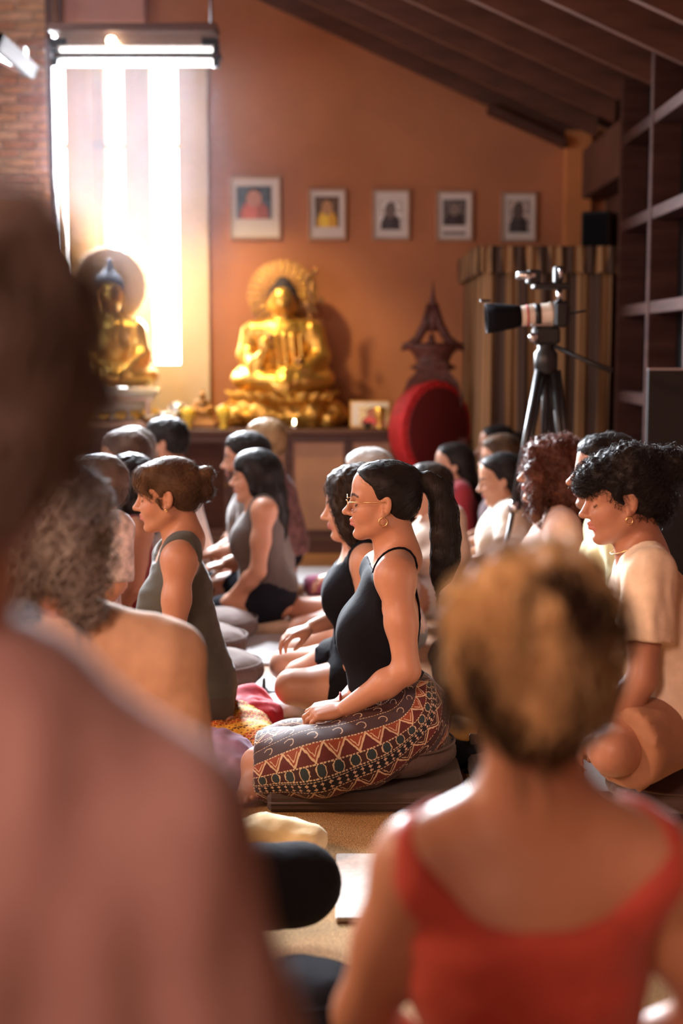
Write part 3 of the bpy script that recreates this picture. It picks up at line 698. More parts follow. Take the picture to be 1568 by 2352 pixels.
# back wall around the tall window
wx0, wx1 = at(118, 500, YW).x, at(476, 500, YW).x; wz1 = at(300, 150, YW).z
bw = MB(); xr = 2.1
bw.prism([(wx1, 0), (xr, 0), (xr, zc(xr)+.3), (wx1, zc(wx1)+.3)], YW, YW+.15); bw.prism([(-3.4, 0), (wx0, 0), (wx0, zc(wx0)+.3), (-3.4, zc(-3.4)+.3)], YW, YW+.15)
bw.prism([(wx0, wz1), (wx1, wz1), (wx1, zc(wx1)+.3), (wx0, zc(wx0)+.3)], YW, YW+.15); bw.box((wx0, YW, 0), (wx1, YW+.15, .80))
tag(bw.build('wall_back', M_WALL), kind='structure')
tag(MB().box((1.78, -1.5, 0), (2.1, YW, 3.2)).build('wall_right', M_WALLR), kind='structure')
wl = MB(); wl.box((-3.55, -1.5, 0), (-3.4, 4.3, 5.2)); wl.box((-3.55, 6.1, 0), (-3.4, YW, 5.2)); wl.box((-3.55, 4.3, 0), (-3.4, 6.1, 1.2)); wl.box((-3.55, 4.3, 2.8), (-3.4, 6.1, 5.2))
tag(wl.build('wall_left', M_WALL), kind='structure')
tag(MB().box((-3.4, -1.65, 0), (2.1, -1.5, 5.2)).build('wall_front', M_WALL), kind='structure')
w2 = empty('window_2', (-3.48, 5.2, 1.2)); tag(w2, kind='structure')
MB().box((-.03, -.9, 0), (.03, .9, .06)).box((-.03, -.9, 1.54), (.03, .9, 1.6)).box((-.03, -.03, .06), (.03, .03, 1.54)).box((-.03, -.9, .06), (.03, -.84, 1.54)).box((-.03, .84, .06), (.03, .9, 1.54)).build('window_frame', M_CREAM, w2)
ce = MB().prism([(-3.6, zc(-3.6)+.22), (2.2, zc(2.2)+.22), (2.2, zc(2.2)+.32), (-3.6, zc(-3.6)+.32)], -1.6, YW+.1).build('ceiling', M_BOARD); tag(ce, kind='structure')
rme = MB().prism([(-3.5, zc(-3.5)), (1.60, zc(1.60)), (1.60, zc(1.6)+.235), (-3.5, zc(-3.5)+.235)], -.027, .027).mesh('rafter'); rme.materials.append(M_RAFT)
for i in range(15):
    o = bpy.data.objects.new('rafter', rme); COL.objects.link(o); o.parent = ce; o.location = (0, 9.70-.57*i, 0)
# short dark batten under the last rafter, pale pilaster in the corner
b0, b1 = at(1120, 258, 9.6), at(1298, 338, 9.6)
MB().prism([(b0.x, b0.z), (b1.x, b1.z), (b1.x, b1.z+.05), (b0.x, b0.z+.05)], 9.57, 9.69).build('batten', M_WOODD, ce)
p0, p1 = at(1293, 600, 9.66), at(1357, 600, 9.66)
tag(MB().box((p0.x, 9.66, 0), (p1.x, YW, 2.75), bev=.01).build('trim_1', mat('pilaster_paint', (.66, .26, .09), .8, nscale=4, nvar=.1)), kind='structure')
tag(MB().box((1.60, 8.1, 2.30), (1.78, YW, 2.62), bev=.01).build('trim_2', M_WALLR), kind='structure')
# the tall daylit window with its cream posts
w1 = empty('window_1', (0, YW, 0)); tag(w1, kind='structure')
def wpx(x0, x1, y0, y1, d0, d1, name, m, bev=.004):
    a, b = at(x0, y1, YW), at(x1, y0, YW); return MB().box((a.x, d0, a.z), (b.x, d1, b.z), bev=bev).build(name, m, w1)
for a, b in ((118, 126), (168, 206), (298, 346), (418, 476)): wpx(a, b, 130, 985, -.06, .10, 'window_post', M_CREAM)
for a, b, bot in ((126, 168, 990), (206, 298, 990), (346, 418, 836)):
    wpx(a, b, 152, 330, .05, .07, 'pane', M_PANE, 0); wpx(a, b, 341, bot, .05, .07, 'pane', M_PANE, 0); wpx(a, b, 330, 341, -.02, .09, 'transom', M_CREAM)
wpx(346, 418, 836, 985, -.05, .09, 'window_panel', M_CREAM); wpx(118, 476, 120, 152, -.07, .12, 'lintel', M_CREAM)
for a in (222, 236): wpx(a, a+5, 152, 985, -.02, .03, 'glazing_bar', M_CREAM)
# brick pier left of the window
pz = at(60, 560, 9.4).z; bx1 = at(119, 300, 9.4).x; bx0 = -2.75
pier = MB().box((bx0, 9.42, 0), (bx1-.012, YW, 4.6)).build('wall_pier', mat('lime_mortar', (.62, .45, .33), .95, nscale=20, nvar=.2)); tag(pier, kind='structure')
M_BRICKS = [mat('brick_clay_%d' % i, c, .9, nscale=14, nvar=.25, bump=.5, bscale=30) for i, c in enumerate(((.55, .29, .16), (.62, .36, .20), (.48, .24, .14), (.66, .42, .27)))]
bm = [MB().box((-.105, -.03, -.0225), (.105, .03, .0225), bev=.006).mesh('brick') for _ in range(4)]; [me.materials.append(M_BRICKS[i]) for i, me in enumerate(bm)]
zz = .03; row = 0
while zz < 3.75:
    x = bx1-.105-.11*(row % 2)+(.0 if row % 2 == 0 else 0); k = 0
    if row % 2:
        hme = bpy.data.meshes.get('brick_half') or MB().box((-.05, -.03, -.0225), (.05, .03, .0225), bev=.006).mesh('brick_half')
        if not hme.materials: hme.materials.append(M_BRICKS[1])
        o = bpy.data.objects.new('brick', hme); COL.objects.link(o); o.parent = pier; o.location = (bx1-.05, 9.425, zz); x = bx1-.10-.012-.105
    while x > bx0+.09:
        o = bpy.data.objects.new('brick', random.choice(bm)); COL.objects.link(o); o.parent = pier
        o.location = (x, 9.425+random.uniform(-.006, .006), zz+random.uniform(-.002, .002)); o.rotation_euler = (0, random.uniform(-.012, .012), 0); x -= .222
    zz += .0575; row += 1
# dark post and roof window at the far left
pp = at(112, 60, 9.2); tag(MB().box((pp.x-.02, 9.18, 1.6), (pp.x+.02, 9.24, 4.6), bev=.004).build('trim_3', M_WOODD), kind='structure')
q = at(0, 128, 8.4)
tag(MB().box((-3.4, 8.35, q.z-.02), (at(60, 128, 8.4).x, 8.45, q.z+.05), bev=.005).build('trim_4', M_WOODD), kind='structure')
w3 = empty('window_3', (at(-60, 60, 8.0).x, 8.0, at(0, 95, 8.0).z)); tag(w3, kind='structure')
Mt = Matrix.Rotation(math.radians(24), 4, 'Y')
MB().box((-.30, -.45, -.01), (.22, .30, .01), Mt).build('pane', M_PANE, w3)
MB().box((-.36, -.50, -.03), (-.30, .36, .05), Mt).box((.22, -.50, -.03), (.28, .36, .05), Mt).box((-.36, .30, -.03), (.28, .36, .05), Mt).box((-.36, -.5, -.03), (.28, -.45, .05), Mt).build('window_frame', M_WOODM, w3)

# ================================================================= fixed and hung things
# hanging glass light box over the window
Yf = 8.7; A = at(118, 160, Yf); B = at(508, 60, Yf); cx_ = (A.x+B.x)/2
lf_ = empty('hanging_light_box', (cx_, Yf, A.z)); tag(lf_, 'dark framed glass light box with two glowing tubes hung above the tall window', 'ceiling lamp')
hw = (B.x-A.x)/2; zt = B.z-A.z
MB().box((-hw, -.10, zt-.045), (hw-.02, .10, zt), bev=.006).build('top_rail', M_WOODD, lf_)
MB().box((-hw+.03, -.09, zt-.15), (hw-.03, -.083, zt-.045)).build('glass_pane', mat('clear_glass', (.75, .62, .6), .05, trans=.9, alpha=.55), lf_)
MB().box((-hw+.03, .06, zt-.15), (hw-.03, .07, zt-.045), bev=.002).build('reflector', mat('reflector_metal', (.75, .6, .5), .25, .9), lf_)
for z in (.112, .035):
    MB().tube([(-hw+.06, -.02, z), (hw-.03, -.02, z)], .017 if z > .1 else .022, 10).build('fluorescent_tube', mat('tube_glow', (1, 1, 1), .4, emit=(1, .98, .94), estr=4.5), lf_)
    for s in (-1, 1): MB().box((s*(hw-.03)-.02, -.05, z-.025), (s*(hw-.03)+.02, .02, z+.03), bev=.004).build('tube_socket', M_BLACK, lf_)
MB().box((-hw+.02, -.07, .06), (hw-.0, .06, .088), bev=.004).build('lower_rail', M_WOODM, lf_)
for s in (-1, 1): MB().tube([(s*(hw-.06), 0, zt), (s*(hw-.06), 0, zt+.9)], .006, 6).build('suspension_rod', M_BLACK, lf_)
for s in (-1, 1): MB().box((s*(hw-.06)-.05, -.10, zt-.13), (s*(hw-.06)+.05, -.04, zt-.085), bev=.006).build('end_clamp', M_BLACK, lf_)
bl = MB().lathe([(.0, -.03), (.022, -.02), (.03, 0), (.022, .022), (0, .03)], 14).build('spot_bulb', mat('bulb_glow', (1, .9, .7), .3, emit=(1, .88, .62), estr=25), lf_, (at(258, 96, Yf).x-cx_, -.04, zt-.095))
sp = bpy.data.lights.new('spot_lamp_light', 'SPOT'); sp.energy = 230; sp.color = (1, .70, .30); sp.spot_size = math.radians(64); sp.spot_blend = .9; sp.shadow_soft_size = .06
so = bpy.data.objects.new('spot_lamp_light', sp); COL.objects.link(so); so.parent = lf_; so.location = (hw*.2, -.25, -.02)
so.rotation_euler = (at(610, 860, 9.4)-(lf_.location+so.location)).to_track_quat('-Z', 'Y').to_euler()
pb = at(150, 52, 9.6); pt = at(332, -60, 9.6)
tag(MB().box((pb.x, 9.58, pb.z), (pt.x, 9.70, pt.z), bev=.008).build('wall_board', mat('dusty_pink_board', (.52, .28, .24), .8, nscale=3, nvar=.1)), 'dusty pink board on the wall above the hanging light box', 'board')

# framed photographs on the wall
def portrait_mat(name, bg, skin, robe, hair=(.03, .02, .02), fx=0., fz=.12, fr=.22, bz=-.38, bw_=.42, bh=.45, line=None):
    m = bpy.data.materials.new(name); m.use_nodes = True; nt = m.node_tree; b = nt.nodes['Principled BSDF']; b.inputs['Roughness'].default_value = .3
    tc = nt.nodes.new('ShaderNodeTexCoord'); sx = nt.nodes.new('ShaderNodeSeparateXYZ'); nt.links.new(tc.outputs['Generated'], sx.inputs[0])
    X = NX(nt, sx.outputs[0])-.5; Zc = NX(nt, sx.outputs[2])-.5
    nz = nt.nodes.new('ShaderNodeTexNoise'); nz.inputs['Scale'].default_value = 7; nt.links.new(tc.outputs['Generated'], nz.inputs['Vector']); nn = NX(nt, nz.outputs[0])-.5
    def e(cx, cz, rx, rz): a = (X-cx)/rx; c = (Zc-cz)/rz; return ((a*a+c*c)+nn*.5).lt(1.)
    col = mixc(nt, nn.gt(.02), bg, tuple(min(1, v*1.9+.02) for v in bg))
    col = mixc(nt, e(fx, bz, bw_, bh), col, robe); col = mixc(nt, e(fx-.1, bz+.05, bw_*.45, bh*.7), col, tuple(min(1, v*1.7) for v in robe))
    col = mixc(nt, e(fx, fz+.06, fr*1.08, fr*1.1), col, hair); col = mixc(nt, e(fx, fz, fr, fr*1.15), col, skin)
    for s in (-1, 1): col = mixc(nt, e(fx+s*fr*.4, fz+.04, fr*.18, fr*.10), col, tuple(v*.3 for v in skin))
    col = mixc(nt, e(fx, fz-fr*.6, fr*.3, fr*.09), col, tuple(v*.4 for v in skin))
    nt.links.new(col, b.inputs['Base Color']); return m
M_FRAME = mat('pale_wood_frame', (.50, .33, .24), .5, nscale=10, nvar=.1); M_MOUNT = mat('white_mount', (.80, .74, .70), .8)
PICS = [((528, 645, 406, 550), (16, 22, 22, 46), 'large framed colour portrait in a dark red robe, biggest picture on the ochre wall', ((.03, .05, .07), (.62, .30, .22), (.40, .10, .08))),
        ((708, 795, 434, 552), (15, 17, 18, 30), 'small framed portrait with an orange and yellow robe, next to the largest picture', ((.09, .05, .03), (.60, .33, .16), (.80, .42, .05))),
        ((854, 941, 436, 552), (16, 18, 24, 24), 'framed grey portrait of a figure in pale cloth, middle picture of the five', ((.62, .58, .55), (.20, .16, .15), (.04, .04, .05))),
        ((1000, 1086, 439, 554), (16, 17, 20, 36), 'framed dark portrait with a line of caption below, fourth picture from the window', ((.10, .09, .09), (.30, .24, .21), (.035, .03, .035))),
        ((1148, 1232, 442, 556), (16, 17, 18, 22), 'framed dark portrait nearest the curtained booth, last picture in the row', ((.42, .36, .33), (.16, .12, .11), (.05, .045, .05)))]
for i, ((x0, x1, y0, y1), mg, lab, cc) in enumerate(PICS):
    a, b = at(x0, y1, YW), at(x1, y0, YW); W, Hh = b.x-a.x, b.z-a.z
    fr = empty('picture_frame', ((a.x+b.x)/2, YW-.002, a.z)); tag(fr, lab, 'picture', 'framed portraits on the ochre wall')
    u = .016; MB().box((-W/2, -.03, 0), (W/2, 0, u), bev=.003).box((-W/2, -.03, Hh-u), (W/2, 0, Hh), bev=.003).box((-W/2, -.03, u), (-W/2+u, 0, Hh-u), bev=.003).box((W/2-u, -.03, u), (W/2, 0, Hh-u), bev=.003).build('frame', M_FRAME, fr)
    MB().box((-W/2+u, -.014, u), (W/2-u, -.004, Hh-u)).build('mount', M_MOUNT, fr)
    s = W/(x1-x0); MB().box((-W/2+mg[0]*s, -.019, mg[3]*s), (W/2-mg[1]*s, -.0145, Hh-mg[2]*s)).build('print', portrait_mat('portrait_print_%d' % i, *cc), fr)
    if i == 3: MB().box((-W/2+mg[0]*s, -.017, 14*s), (W/2-mg[1]*s, -.0142, 21*s)).build('caption', mat('caption_ink', (.2, .17, .16), .8), fr)

# ================================================================= altar
Yc = 9.07; cl, cr = at(120, 1270, Yc).x, at(935, 1270, Yc).x; ct = at(700, 986, Yc).z
cab = empty('altar_cabinet', ((cl+cr)/2, Yc, 0)); tag(cab, 'long dark wooden altar cabinet with tan door panels under the golden statues', 'cabinet')
hw = (cr-cl)/2
MB().box((-hw, .03, .0), (hw, .62, ct-.035)).build('body', M_WOODD, cab); MB().box((-hw-.03, -.03, ct-.035), (hw+.03, .66, ct), bev=.008).build('top_board', M_WOODD, cab)
MB().box((-hw, -.02, 0), (hw, .03, .10), bev=.006).build('plinth', M_WOODD, cab)
M_TAN = mat('tan_panel', (.42, .22, .13), .7, nscale=5, nvar=.12); nd = 6; dw = 2*hw/nd
for i in range(nd):
    x0 = -hw+i*dw; g = .03
    d = MB().box((x0+.005, .0, .105), (x0+g, .03, ct-.04)).box((x0+dw-g, 0, .105), (x0+dw-.005, .03, ct-.04)).box((x0+g, 0, .105), (x0+dw-g, .03, .15)).box((x0+g, 0, ct-.085), (x0+dw-g, .03, ct-.04)).build('door', M_WOODD, cab)
    MB().box((x0+g, .012, .15), (x0+dw-g, .028, ct-.085)).build('door_panel', M_TAN if i > 2 else M_WOODM, d)
    MB().lathe([(0, -.012), (.011, -.006), (.011, .006), (0, .012)], 10, Matrix.Translation((x0+dw-g*.5, -.008, ct*.55)) @ Matrix.Rotation(math.pi/2, 4, 'X')).build('knob', M_BRONZE, d)
def rel(px, py, Y, O): d = at(px, py, Y)-O; return np.array((d.x, d.y, d.z))
def petals(n, r, z, sc, tilt=35, hgt=1.):
    """one ring of lotus petals"""
    mb = MB()
    for i in range(n):
        a = 2*math.pi*i/n; Mx = Matrix.Rotation(a, 4, 'Z') @ Matrix.Translation((r, 0, z)) @ Matrix.Rotation(math.radians(tilt), 4, 'Y')
        prof = [(-.5, 0), (-.42, .45), (0, .8), (.35, .95), (0, 1.15*hgt)]
        vs = []; 
        for zz_, ww in ((0, .30), (.35, .5), (.7, .42), (1., .06)):
            for k in (-1, -.5, 0, .5, 1): vs.append((.16*(1-k*k)*sc*math.sin(math.pi*(.25+.6*zz_)), k*ww*sc, zz_*sc*hgt))
        fs = [(j*5+k, j*5+k+1, (j+1)*5+k+1, (j+1)*5+k) for j in range(3) for k in range(4)]
        vs2 = [(x-.02*sc-.01, y*.9, z) for x, y, z in vs]; m_ = len(vs)
        mb.add(vs+vs2, fs+[tuple(m_+i for i in f[::-1]) for f in fs]+[(k+1, k, m_+k, m_+k+1) for k in range(4)]+[(15+k, 16+k, m_+16+k, m_+15+k) for k in range(4)]+[(j*5, (j+1)*5, m_+(j+1)*5, m_+j*5) for j in range(3)]+[((j+1)*5+4, j*5+4, m_+j*5+4, m_+(j+1)*5+4) for j in range(3)], True, Mx)
    return mb
# main statue
Ym = 9.38; Om = at(648, 985, Ym); Om.z = ct
bud = empty('golden_buddha_statue', Om, 0); tag(bud, 'golden seated statue with raised hand on a rocky gilded throne below the framed portraits', 'statue')
P = lambda px, py, dy=0: rel(px, py, Ym+dy, Om)
S = Sdf()
S.ell(P(649, 795), (.165, .12, .20), .06); S.cone(P(590, 760, .0), P(708, 760, .0), .075, .075, .06); S.cone(P(650, 742), P(650, 715, -.01), .05, .055, .03)
S.ell(P(648, 692, -.02), (.085, .09, .108), .02); S.ell(P(648, 702, -.10), (.018, .02, .02), .02)
for s in (-1, 1): S.ell(P(648+s*30, 702, 0), (.014, .02, .045), .01)
S.path([P(578, 765), P(566, 815, -.04), P(588, 838, -.17)], [.072, .062, .05], .03); S.path([P(588, 838, -.17), P(612, 800, -.22)], [.045, .03], .02)
S.path([P(722, 765), P(735, 820, -.03), P(700, 848, -.18)], [.070, .062, .05], .03); S.path([P(700, 848, -.18), P(655, 852, -.22)], [.045, .035], .02)
S.ell(P(648, 872, -.06), (.33, .22, .085), .05); S.cone(P(560, 868, -.05), P(655, 888, -.24), .075, .055, .04); S.cone(P(738, 868, -.05), P(640, 890, -.24), .075, .055, .04)
S.ell(P(606, 790, -.24), (.035, .018, .05), .02)
for px in (618, 634, 652, 670, 688): S.cone(P(px, 770, -.115), P(px+8, 850, -.125), .012, .014, .012)
V, Q, _, _ = sdf_mesh('body', S, .014, ((P(600, 740)-.2, P(700, 640)+.2, .008),), folds=.004, fscale=22, warp=(1.6, 1, .4)); link('body', np_mesh('body', V, Q), M_GOLD, bud)
S = Sdf(); S.ell(P(650, 682, -.0), (.094, .098, .105), .02); S.ell(P(650, 650, 0), (.045, .05, .04), .02); S.cut(P(648, 680, -.045), (0, -1, -.55), .01)
V, Q, _, _ = sdf_mesh('hair', S, .009, folds=.004, fscale=60); link('hair', np_mesh('hair', V, Q), mat('dark_blue_paint', (.03, .022, .03), .7), bud)
S = Sdf(); rs = np.random.RandomState(3)
for i in range(46):
    a = rs.rand()*6.28; rr = .25+.17*rs.rand(); S.ell((rr*math.cos(a)*.98, .06+rr*math.sin(a)*.55, .03+.11*rs.rand()), .05+.03*rs.rand(), .02)
S.ell((0, .06, .09), (.38, .22, .13), .03); S.ell((0, .04, .22), (.32, .2, .06), .04)
V, Q, _, _ = sdf_mesh('throne', S, .014, folds=.009, fscale=26); V[:, 2] = np.maximum(V[:, 2], 0); link('throne', np_mesh('throne', V, Q), M_GOLD, bud)
pm = petals(22, .30, .17, .085, 40); [None for _ in ()]
o = pm.build('lotus_petals', M_GOLD, bud); o.scale = (1.05, .72, 1); o['kind'] = 'stuff'
hc = P(648, 678, .12); hal = MB(); n = 72
hal.lathe([(0, -.006), (.225, -.004), (.232, 0), (.225, .008), (0, .008)], n, Matrix.Translation(hc) @ Matrix.Rotation(math.pi/2, 4, 'X'), flute=.012, nf=24)
ho = hal.build('halo', mat('halo_gilt', (.55, .28, .10), .65, .15, nscale=10, nvar=.2), bud)
for i in range(24):
    a = 2*math.pi*i/24; MB().tube([hc+np.array((.09*math.cos(a), -.012, .09*math.sin(a))), hc+np.array((.222*math.cos(a), -.010, .222*math.sin(a)))], .0045, 6).build('halo_rib', M_GOLD, ho)
lv = MB()
for i in range(16):
    p = P(716+rs.randn()*8, 625+i*8, .0); Mx = Matrix.Translation(p) @ Matrix.Rotation(rs.randn()*.8, 4, 'Y') @ Matrix.Diagonal((.016, .006, .034, 1)); lv.lathe([(0, -1), (.8, -.3), (1, .2), (0, 1)], 6, Mx)
lv.tube([P(716, 745, 0), P(714, 690), P(718, 625)], .006, 6); lv.tube([P(716, 745), P(760, 730)], .004, 6)
o = lv.build('leafy_branch', M_BRONZE, bud); o['kind'] = 'stuff'
S = Sdf()
S.ell(P(688, 830, -.27), (.035, .03, .03), .01); S.ell(P(622, 775, -.20), (.02, .02, .03), .01); S.cone(P(622, 775, -.2), P(628, 800, -.22), .014, .01, .01)
V, Q, _, _ = sdf_mesh('ornament', S, .008); link('ornament', np_mesh('ornament', V, Q), M_BRONZE, bud)
# statue before the window
Yl = 9.33; Ol = at(250, 985, Yl); Ol.z = ct
bd2 = empty('golden_buddha_statue', Ol); tag(bd2, 'golden seated statue with blue hair and a broad plain halo before the bright window', 'statue')
P = lambda px, py, dy=0: rel(px, py, Yl+dy, Ol)
S = Sdf(); S.ell(P(250, 790), (.17, .12, .20), .06); S.cone(P(195, 755), P(305, 755), .07, .07, .06); S.cone(P(250, 745), P(250, 715, -.01), .05, .055, .03); S.ell(P(249, 680, -.02), (.086, .09, .112), .02); S.ell(P(249, 690, -.10), (.017, .02, .02), .02)
for s in (-1, 1):
    S.ell(P(249+s*33, 690), (.014, .02, .05), .01); S.path([P(250+s*64, 760), P(250+s*76, 815, -.03), P(250+s*40, 848, -.18)], [.068, .060, .045], .03); S.cone(P(250+s*40, 848, -.18), P(250, 852, -.2), .04, .03, .02)
    S.cone(P(250+s*85, 862, -.04), P(250-s*10, 868, -.22), .065, .05, .04)
S.ell(P(250, 862, -.05), (.31, .2, .07), .05); S.ell(P(250, 845, -.2), (.06, .05, .03), .02)
V, Q, _, _ = sdf_mesh('body', S, .014, ((P(190, 740)-.15, P(300, 610)+.2, .008),), folds=.003, fscale=22, warp=(1.6, 1, .4)); link('body', np_mesh('body', V, Q), M_GOLD, bd2)
S = Sdf(); S.ell(P(249, 655, .0), (.098, .10, .085), .02); S.cone(P(249, 640), P(249, 606), .05, .018, .03); S.cut(P(249, 660, 0), (0, -.35, -1), .01); S.ell(P(249, 602), (.018, .018, .022), .01)
V, Q, _, _ = sdf_mesh('hair', S, .008, folds=.003, fscale=70); link('hair', np_mesh('hair', V, Q), mat('blue_grey_paint', (.16, .22, .34), .45), bd2)
MB().lathe([(0, -.008), (.235, -.008), (.246, 0), (.235, .012), (0, .012)], 80, Matrix.Translation(P(250, 655, .12)) @ Matrix.Rotation(math.pi/2, 4, 'X'), flute=.012, nf=20).build('halo', mat('plain_gilt', (.62, .40, .20), .6, .2), bd2)
for i, z in enumerate((.115, .185)):
    o = petals(20, .27-.02*i, z, .08, (130, 35)[i]).build('lotus_petals', M_GOLD, bd2); o.scale = (1.12, .75, 1); o['kind'] = 'stuff'
MB().lathe([(.27, .06), (.30, .08), (.24, .12), (.26, .17), (.31, .23), (.30, .25), (0, .255)], 36).build('lotus_seat', mat('white_stone', (.85, .80, .70), .5), bd2).scale = (1.1, .75, 1)
MB().box((-.40, -.20, .0), (.33, .20, .06), bev=.01).build('plinth', M_SILVER, bd2)
for s in (-.36, .29): MB().box((s-.02, -.24, 0), (s+.02, -.2, .20), bev=.004).build('corner_post', M_SILVER, bd2)
MB().box((-.40, -.245, .18), (.33, -.195, .205), bev=.004).build('rail', M_SILVER, bd2)
# offerings on the altar
def bowl(name, px, py, Y, r, hgt, m, lab, fill=None, cat='bowl'):
    p = at(px, py, Y); p.z = ct; o = empty(name, p); tag(o, lab, cat)
    MB().lathe([(r*.5, 0), (r*.55, hgt*.08), (r*.3, hgt*.25), (r*.8, hgt*.6), (r, hgt), (r*.92, hgt), (r*.7, hgt*.62), (0, hgt*.5)], 22).build('vessel', m, o)
    if fill: MB().lathe([(0, hgt*.80), (r*.86, hgt*.84), (r*.5, hgt*1.05), (0, hgt*1.12)], 16).build('offering', fill, o)
    return o
M_YEL = mat('yellow_wax', (.95, .66, .08), .5, sss=.3); M_OFF = mat('rice_white', (.85, .8, .7), .8)
bowl('offering_bowl', 382, 980, 9.16, .075, .10, M_SILVER, 'silver footed offering bowl heaped white, right of the statue by the window', M_OFF)
bowl('offering_bowl', 408, 980, 9.30, .060, .15, M_SILVER, 'tall silver offering cup behind the heaped white bowl', M_OFF)
bowl('offering_bowl', 345, 980, 9.10, .060, .08, M_BRONZE, 'low bronze bowl in front of the window statue', M_OFF)
bowl('lotus_candle', 432, 982, 9.11, .045, .13, M_YEL, 'bright yellow candle holder left of the small bronze statue', M_YEL, 'candle')
bowl('lotus_candle', 514, 984, 9.11, .050, .14, M_YEL, 'bright yellow candle holder between small bronze statue and golden throne', M_YEL, 'candle')
p = at(466, 984, 9.22); p.z = ct
st = empty('bronze_statuette', p); tag(st, 'small dark bronze seated statuette on a stepped base between the two statues', 'statue')
MB().box((-.085, -.06, 0), (.085, .06, .045), bev=.006).box((-.065, -.05, .045), (.065, .05, .075), bev=.005).build('base', M_BRONZE, st)
S = Sdf(); S.ell((0, 0, .095), (.075, .055, .03), .02); S.ell((0, 0, .14), (.04, .032, .05), .02); S.ell((0, 0, .205), (.023, .025, .029), .008); S.cone((0, 0, .225), (0, 0, .25), .011, .005, .008)
for s in (-1, 1): S.path([(s*.04, 0, .165), (s*.058, -.01, .13), (s*.02, -.045, .11)], [.016, .015, .011], .012)
V, Q, _, _ = sdf_mesh('figure', S, .005); link('figure', np_mesh('figure', V, Q), M_BRONZE, st)
p = at(676, 990, 9.09); p.z = ct; cd = empty('tea_light', p); tag(cd, 'single lit tea light at the foot of the golden throne', 'candle')
MB().lathe([(.024, 0), (.026, .03), (.022, .03), (0, .026)], 16).build('cup', M_SILVER, cd)
MB().lathe([(0, .03), (.006, .04), (.004, .055), (0, .065)], 8).build('flame', mat('flame_glow', (1, .7, .3), .5, emit=(1, .75, .4), estr=60), cd)
a, b = at(803, 982, 9.2), at(896, 920, 9.2); fo = empty('standing_photo_frame', ((a.x+b.x)/2, 9.2, ct)); tag(fo, 'small standing photo frame with a reddish picture on the altar beside the drum', 'picture')
W, Hh = b.x-a.x, b.z-ct; Mx = Matrix.Rotation(math.radians(-10), 4, 'X')
MB().box((-W/2, -.012, 0), (W/2, .012, Hh), Mx, .004).build('frame', M_GOLD, fo); MB().box((-W/2+.012, -.015, .012), (W/2-.012, -.0125, Hh-.012), Mx).build('mount', M_MOUNT, fo)
MB().box((-W/2+.06, -.018, .02), (W/2-.02, -.0155, Hh-.04), Mx).build('print', portrait_mat('altar_print', (.75, .5, .3), (.55, .2, .15), (.5, .08, .08)), fo)
p = at(868, 986, 9.12); p.z = ct; gf = bowl('gilt_cup', 872, 986, 9.12, .04, .14, M_GOLD, 'slim gilt cup in front of the standing photo frame', None, 'cup'); bowl('black_bowl', 843, 986, 9.1, .035, .04, M_BLACK, 'little black bowl at the altar edge by the photo frame')

# ================================================================= drum, booth, camera, shelf
Yd = 8.75; dc = at(986, 987, Yd); R_ = .285
dr = empty('red_temple_drum', (dc.x, Yd, 0)); tag(dr, 'large round red temple drum with dark face in a carved wooden stand', 'drum')
Md = Matrix.Translation((0, 0, dc.z)) @ Matrix.Rotation(math.radians(42), 4, 'Z') @ Matrix.Rotation(math.pi/2, 4, 'X')
MB().lathe([(R_*.93, -.09), (R_*1.0, -.05), (R_*1.02, 0), (R_*1.0, .05), (R_*.95, .08)], 40, Md).build('shell', M_RED, dr)
MB().lathe([(0, .086), (R_*.88, .085), (R_*.92, .080), (R_*.92, .07)], 40, Md).build('drum_skin', M_MAROON, dr)
for i in range(28):
    a = 2*math.pi*i/28; MB().lathe([(0, 0), (.012, .002), (.008, .010), (0, .012)], 8, Md @ Matrix.Translation((R_*.95*math.cos(a), R_*.95*math.sin(a), .072))).build('stud', M_RED, dr)
o = MB(); o.lathe([(R_*1.0+.02*math.cos(t), .045+.03*math.sin(t)) for t in np.linspace(0, 6.283, 9)], 48, Md, flute=.012, nf=24); o.build('rope_trim', mat('red_rope', (.62, .025, .03), .8, nscale=40, nvar=.3), dr)
M_CARV = mat('carved_dark_wood', (.10, .028, .022), .5, nscale=25, nvar=.35, bump=.6, bscale=40)
def q_(px, py, dy=0): d = at(px, py, Yd+.12+dy)-Vector((dc.x, Yd, 0)); return (d.x, d.y, d.z)
def poly(pts, y0, y1, name, m=M_CARV): return MB().prism([(q_(*p)[0], q_(*p)[2]) for p in pts], y0, y1).build(name, m, dr)
poly([(925, 905), (938, 872), (960, 852), (968, 830), (1020, 830), (1030, 852), (1052, 880), (1062, 925), (1055, 940), (930, 930)], .06, .20, 'stand_back')
MB().lathe([(.07, 0), (.15, .03), (.10, .06), (.12, .11), (.155, .15), (.165, .17), (.12, .185), (0, .185)], 20, Matrix.Translation((q_(994, 856)[0], .13, q_(994, 856)[2])) @ Matrix.Diagonal((1, .6, 1, 1))).build('carved_neck', M_CARV, dr)
for s in (-1, 1):
    MB().tube([q_(993+s*2, 700), q_(993+s*16, 745), q_(993+s*34, 778), q_(993+s*52, 792), q_(993+s*68, 798)], [.030, .030, .028, .026, .022], 8).build('roof_arm', M_CARV, dr)
    MB().tube([q_(993+s*68, 798), q_(993+s*70, 806)], [.016, .006], 6).build('roof_tip', M_CARV, dr)
    MB().box((s*.21-.03, .05, 0), (s*.21+.03, .15, dc.z-.05), bev=.008).build('stand_leg', M_CARV, dr)
MB().box((-.25, .0, 0), (.25, .22, .07), bev=.01).build('stand_foot', M_CARV, dr)
MB().lathe([(.03, 0), (.034, .08), (.022, .14), (.026, .17), (.012, .23), (0, .33)], 12, Matrix.Translation((q_(993, 760)[0], .12, q_(993, 762)[2]))).build('spire', M_CARV, dr)
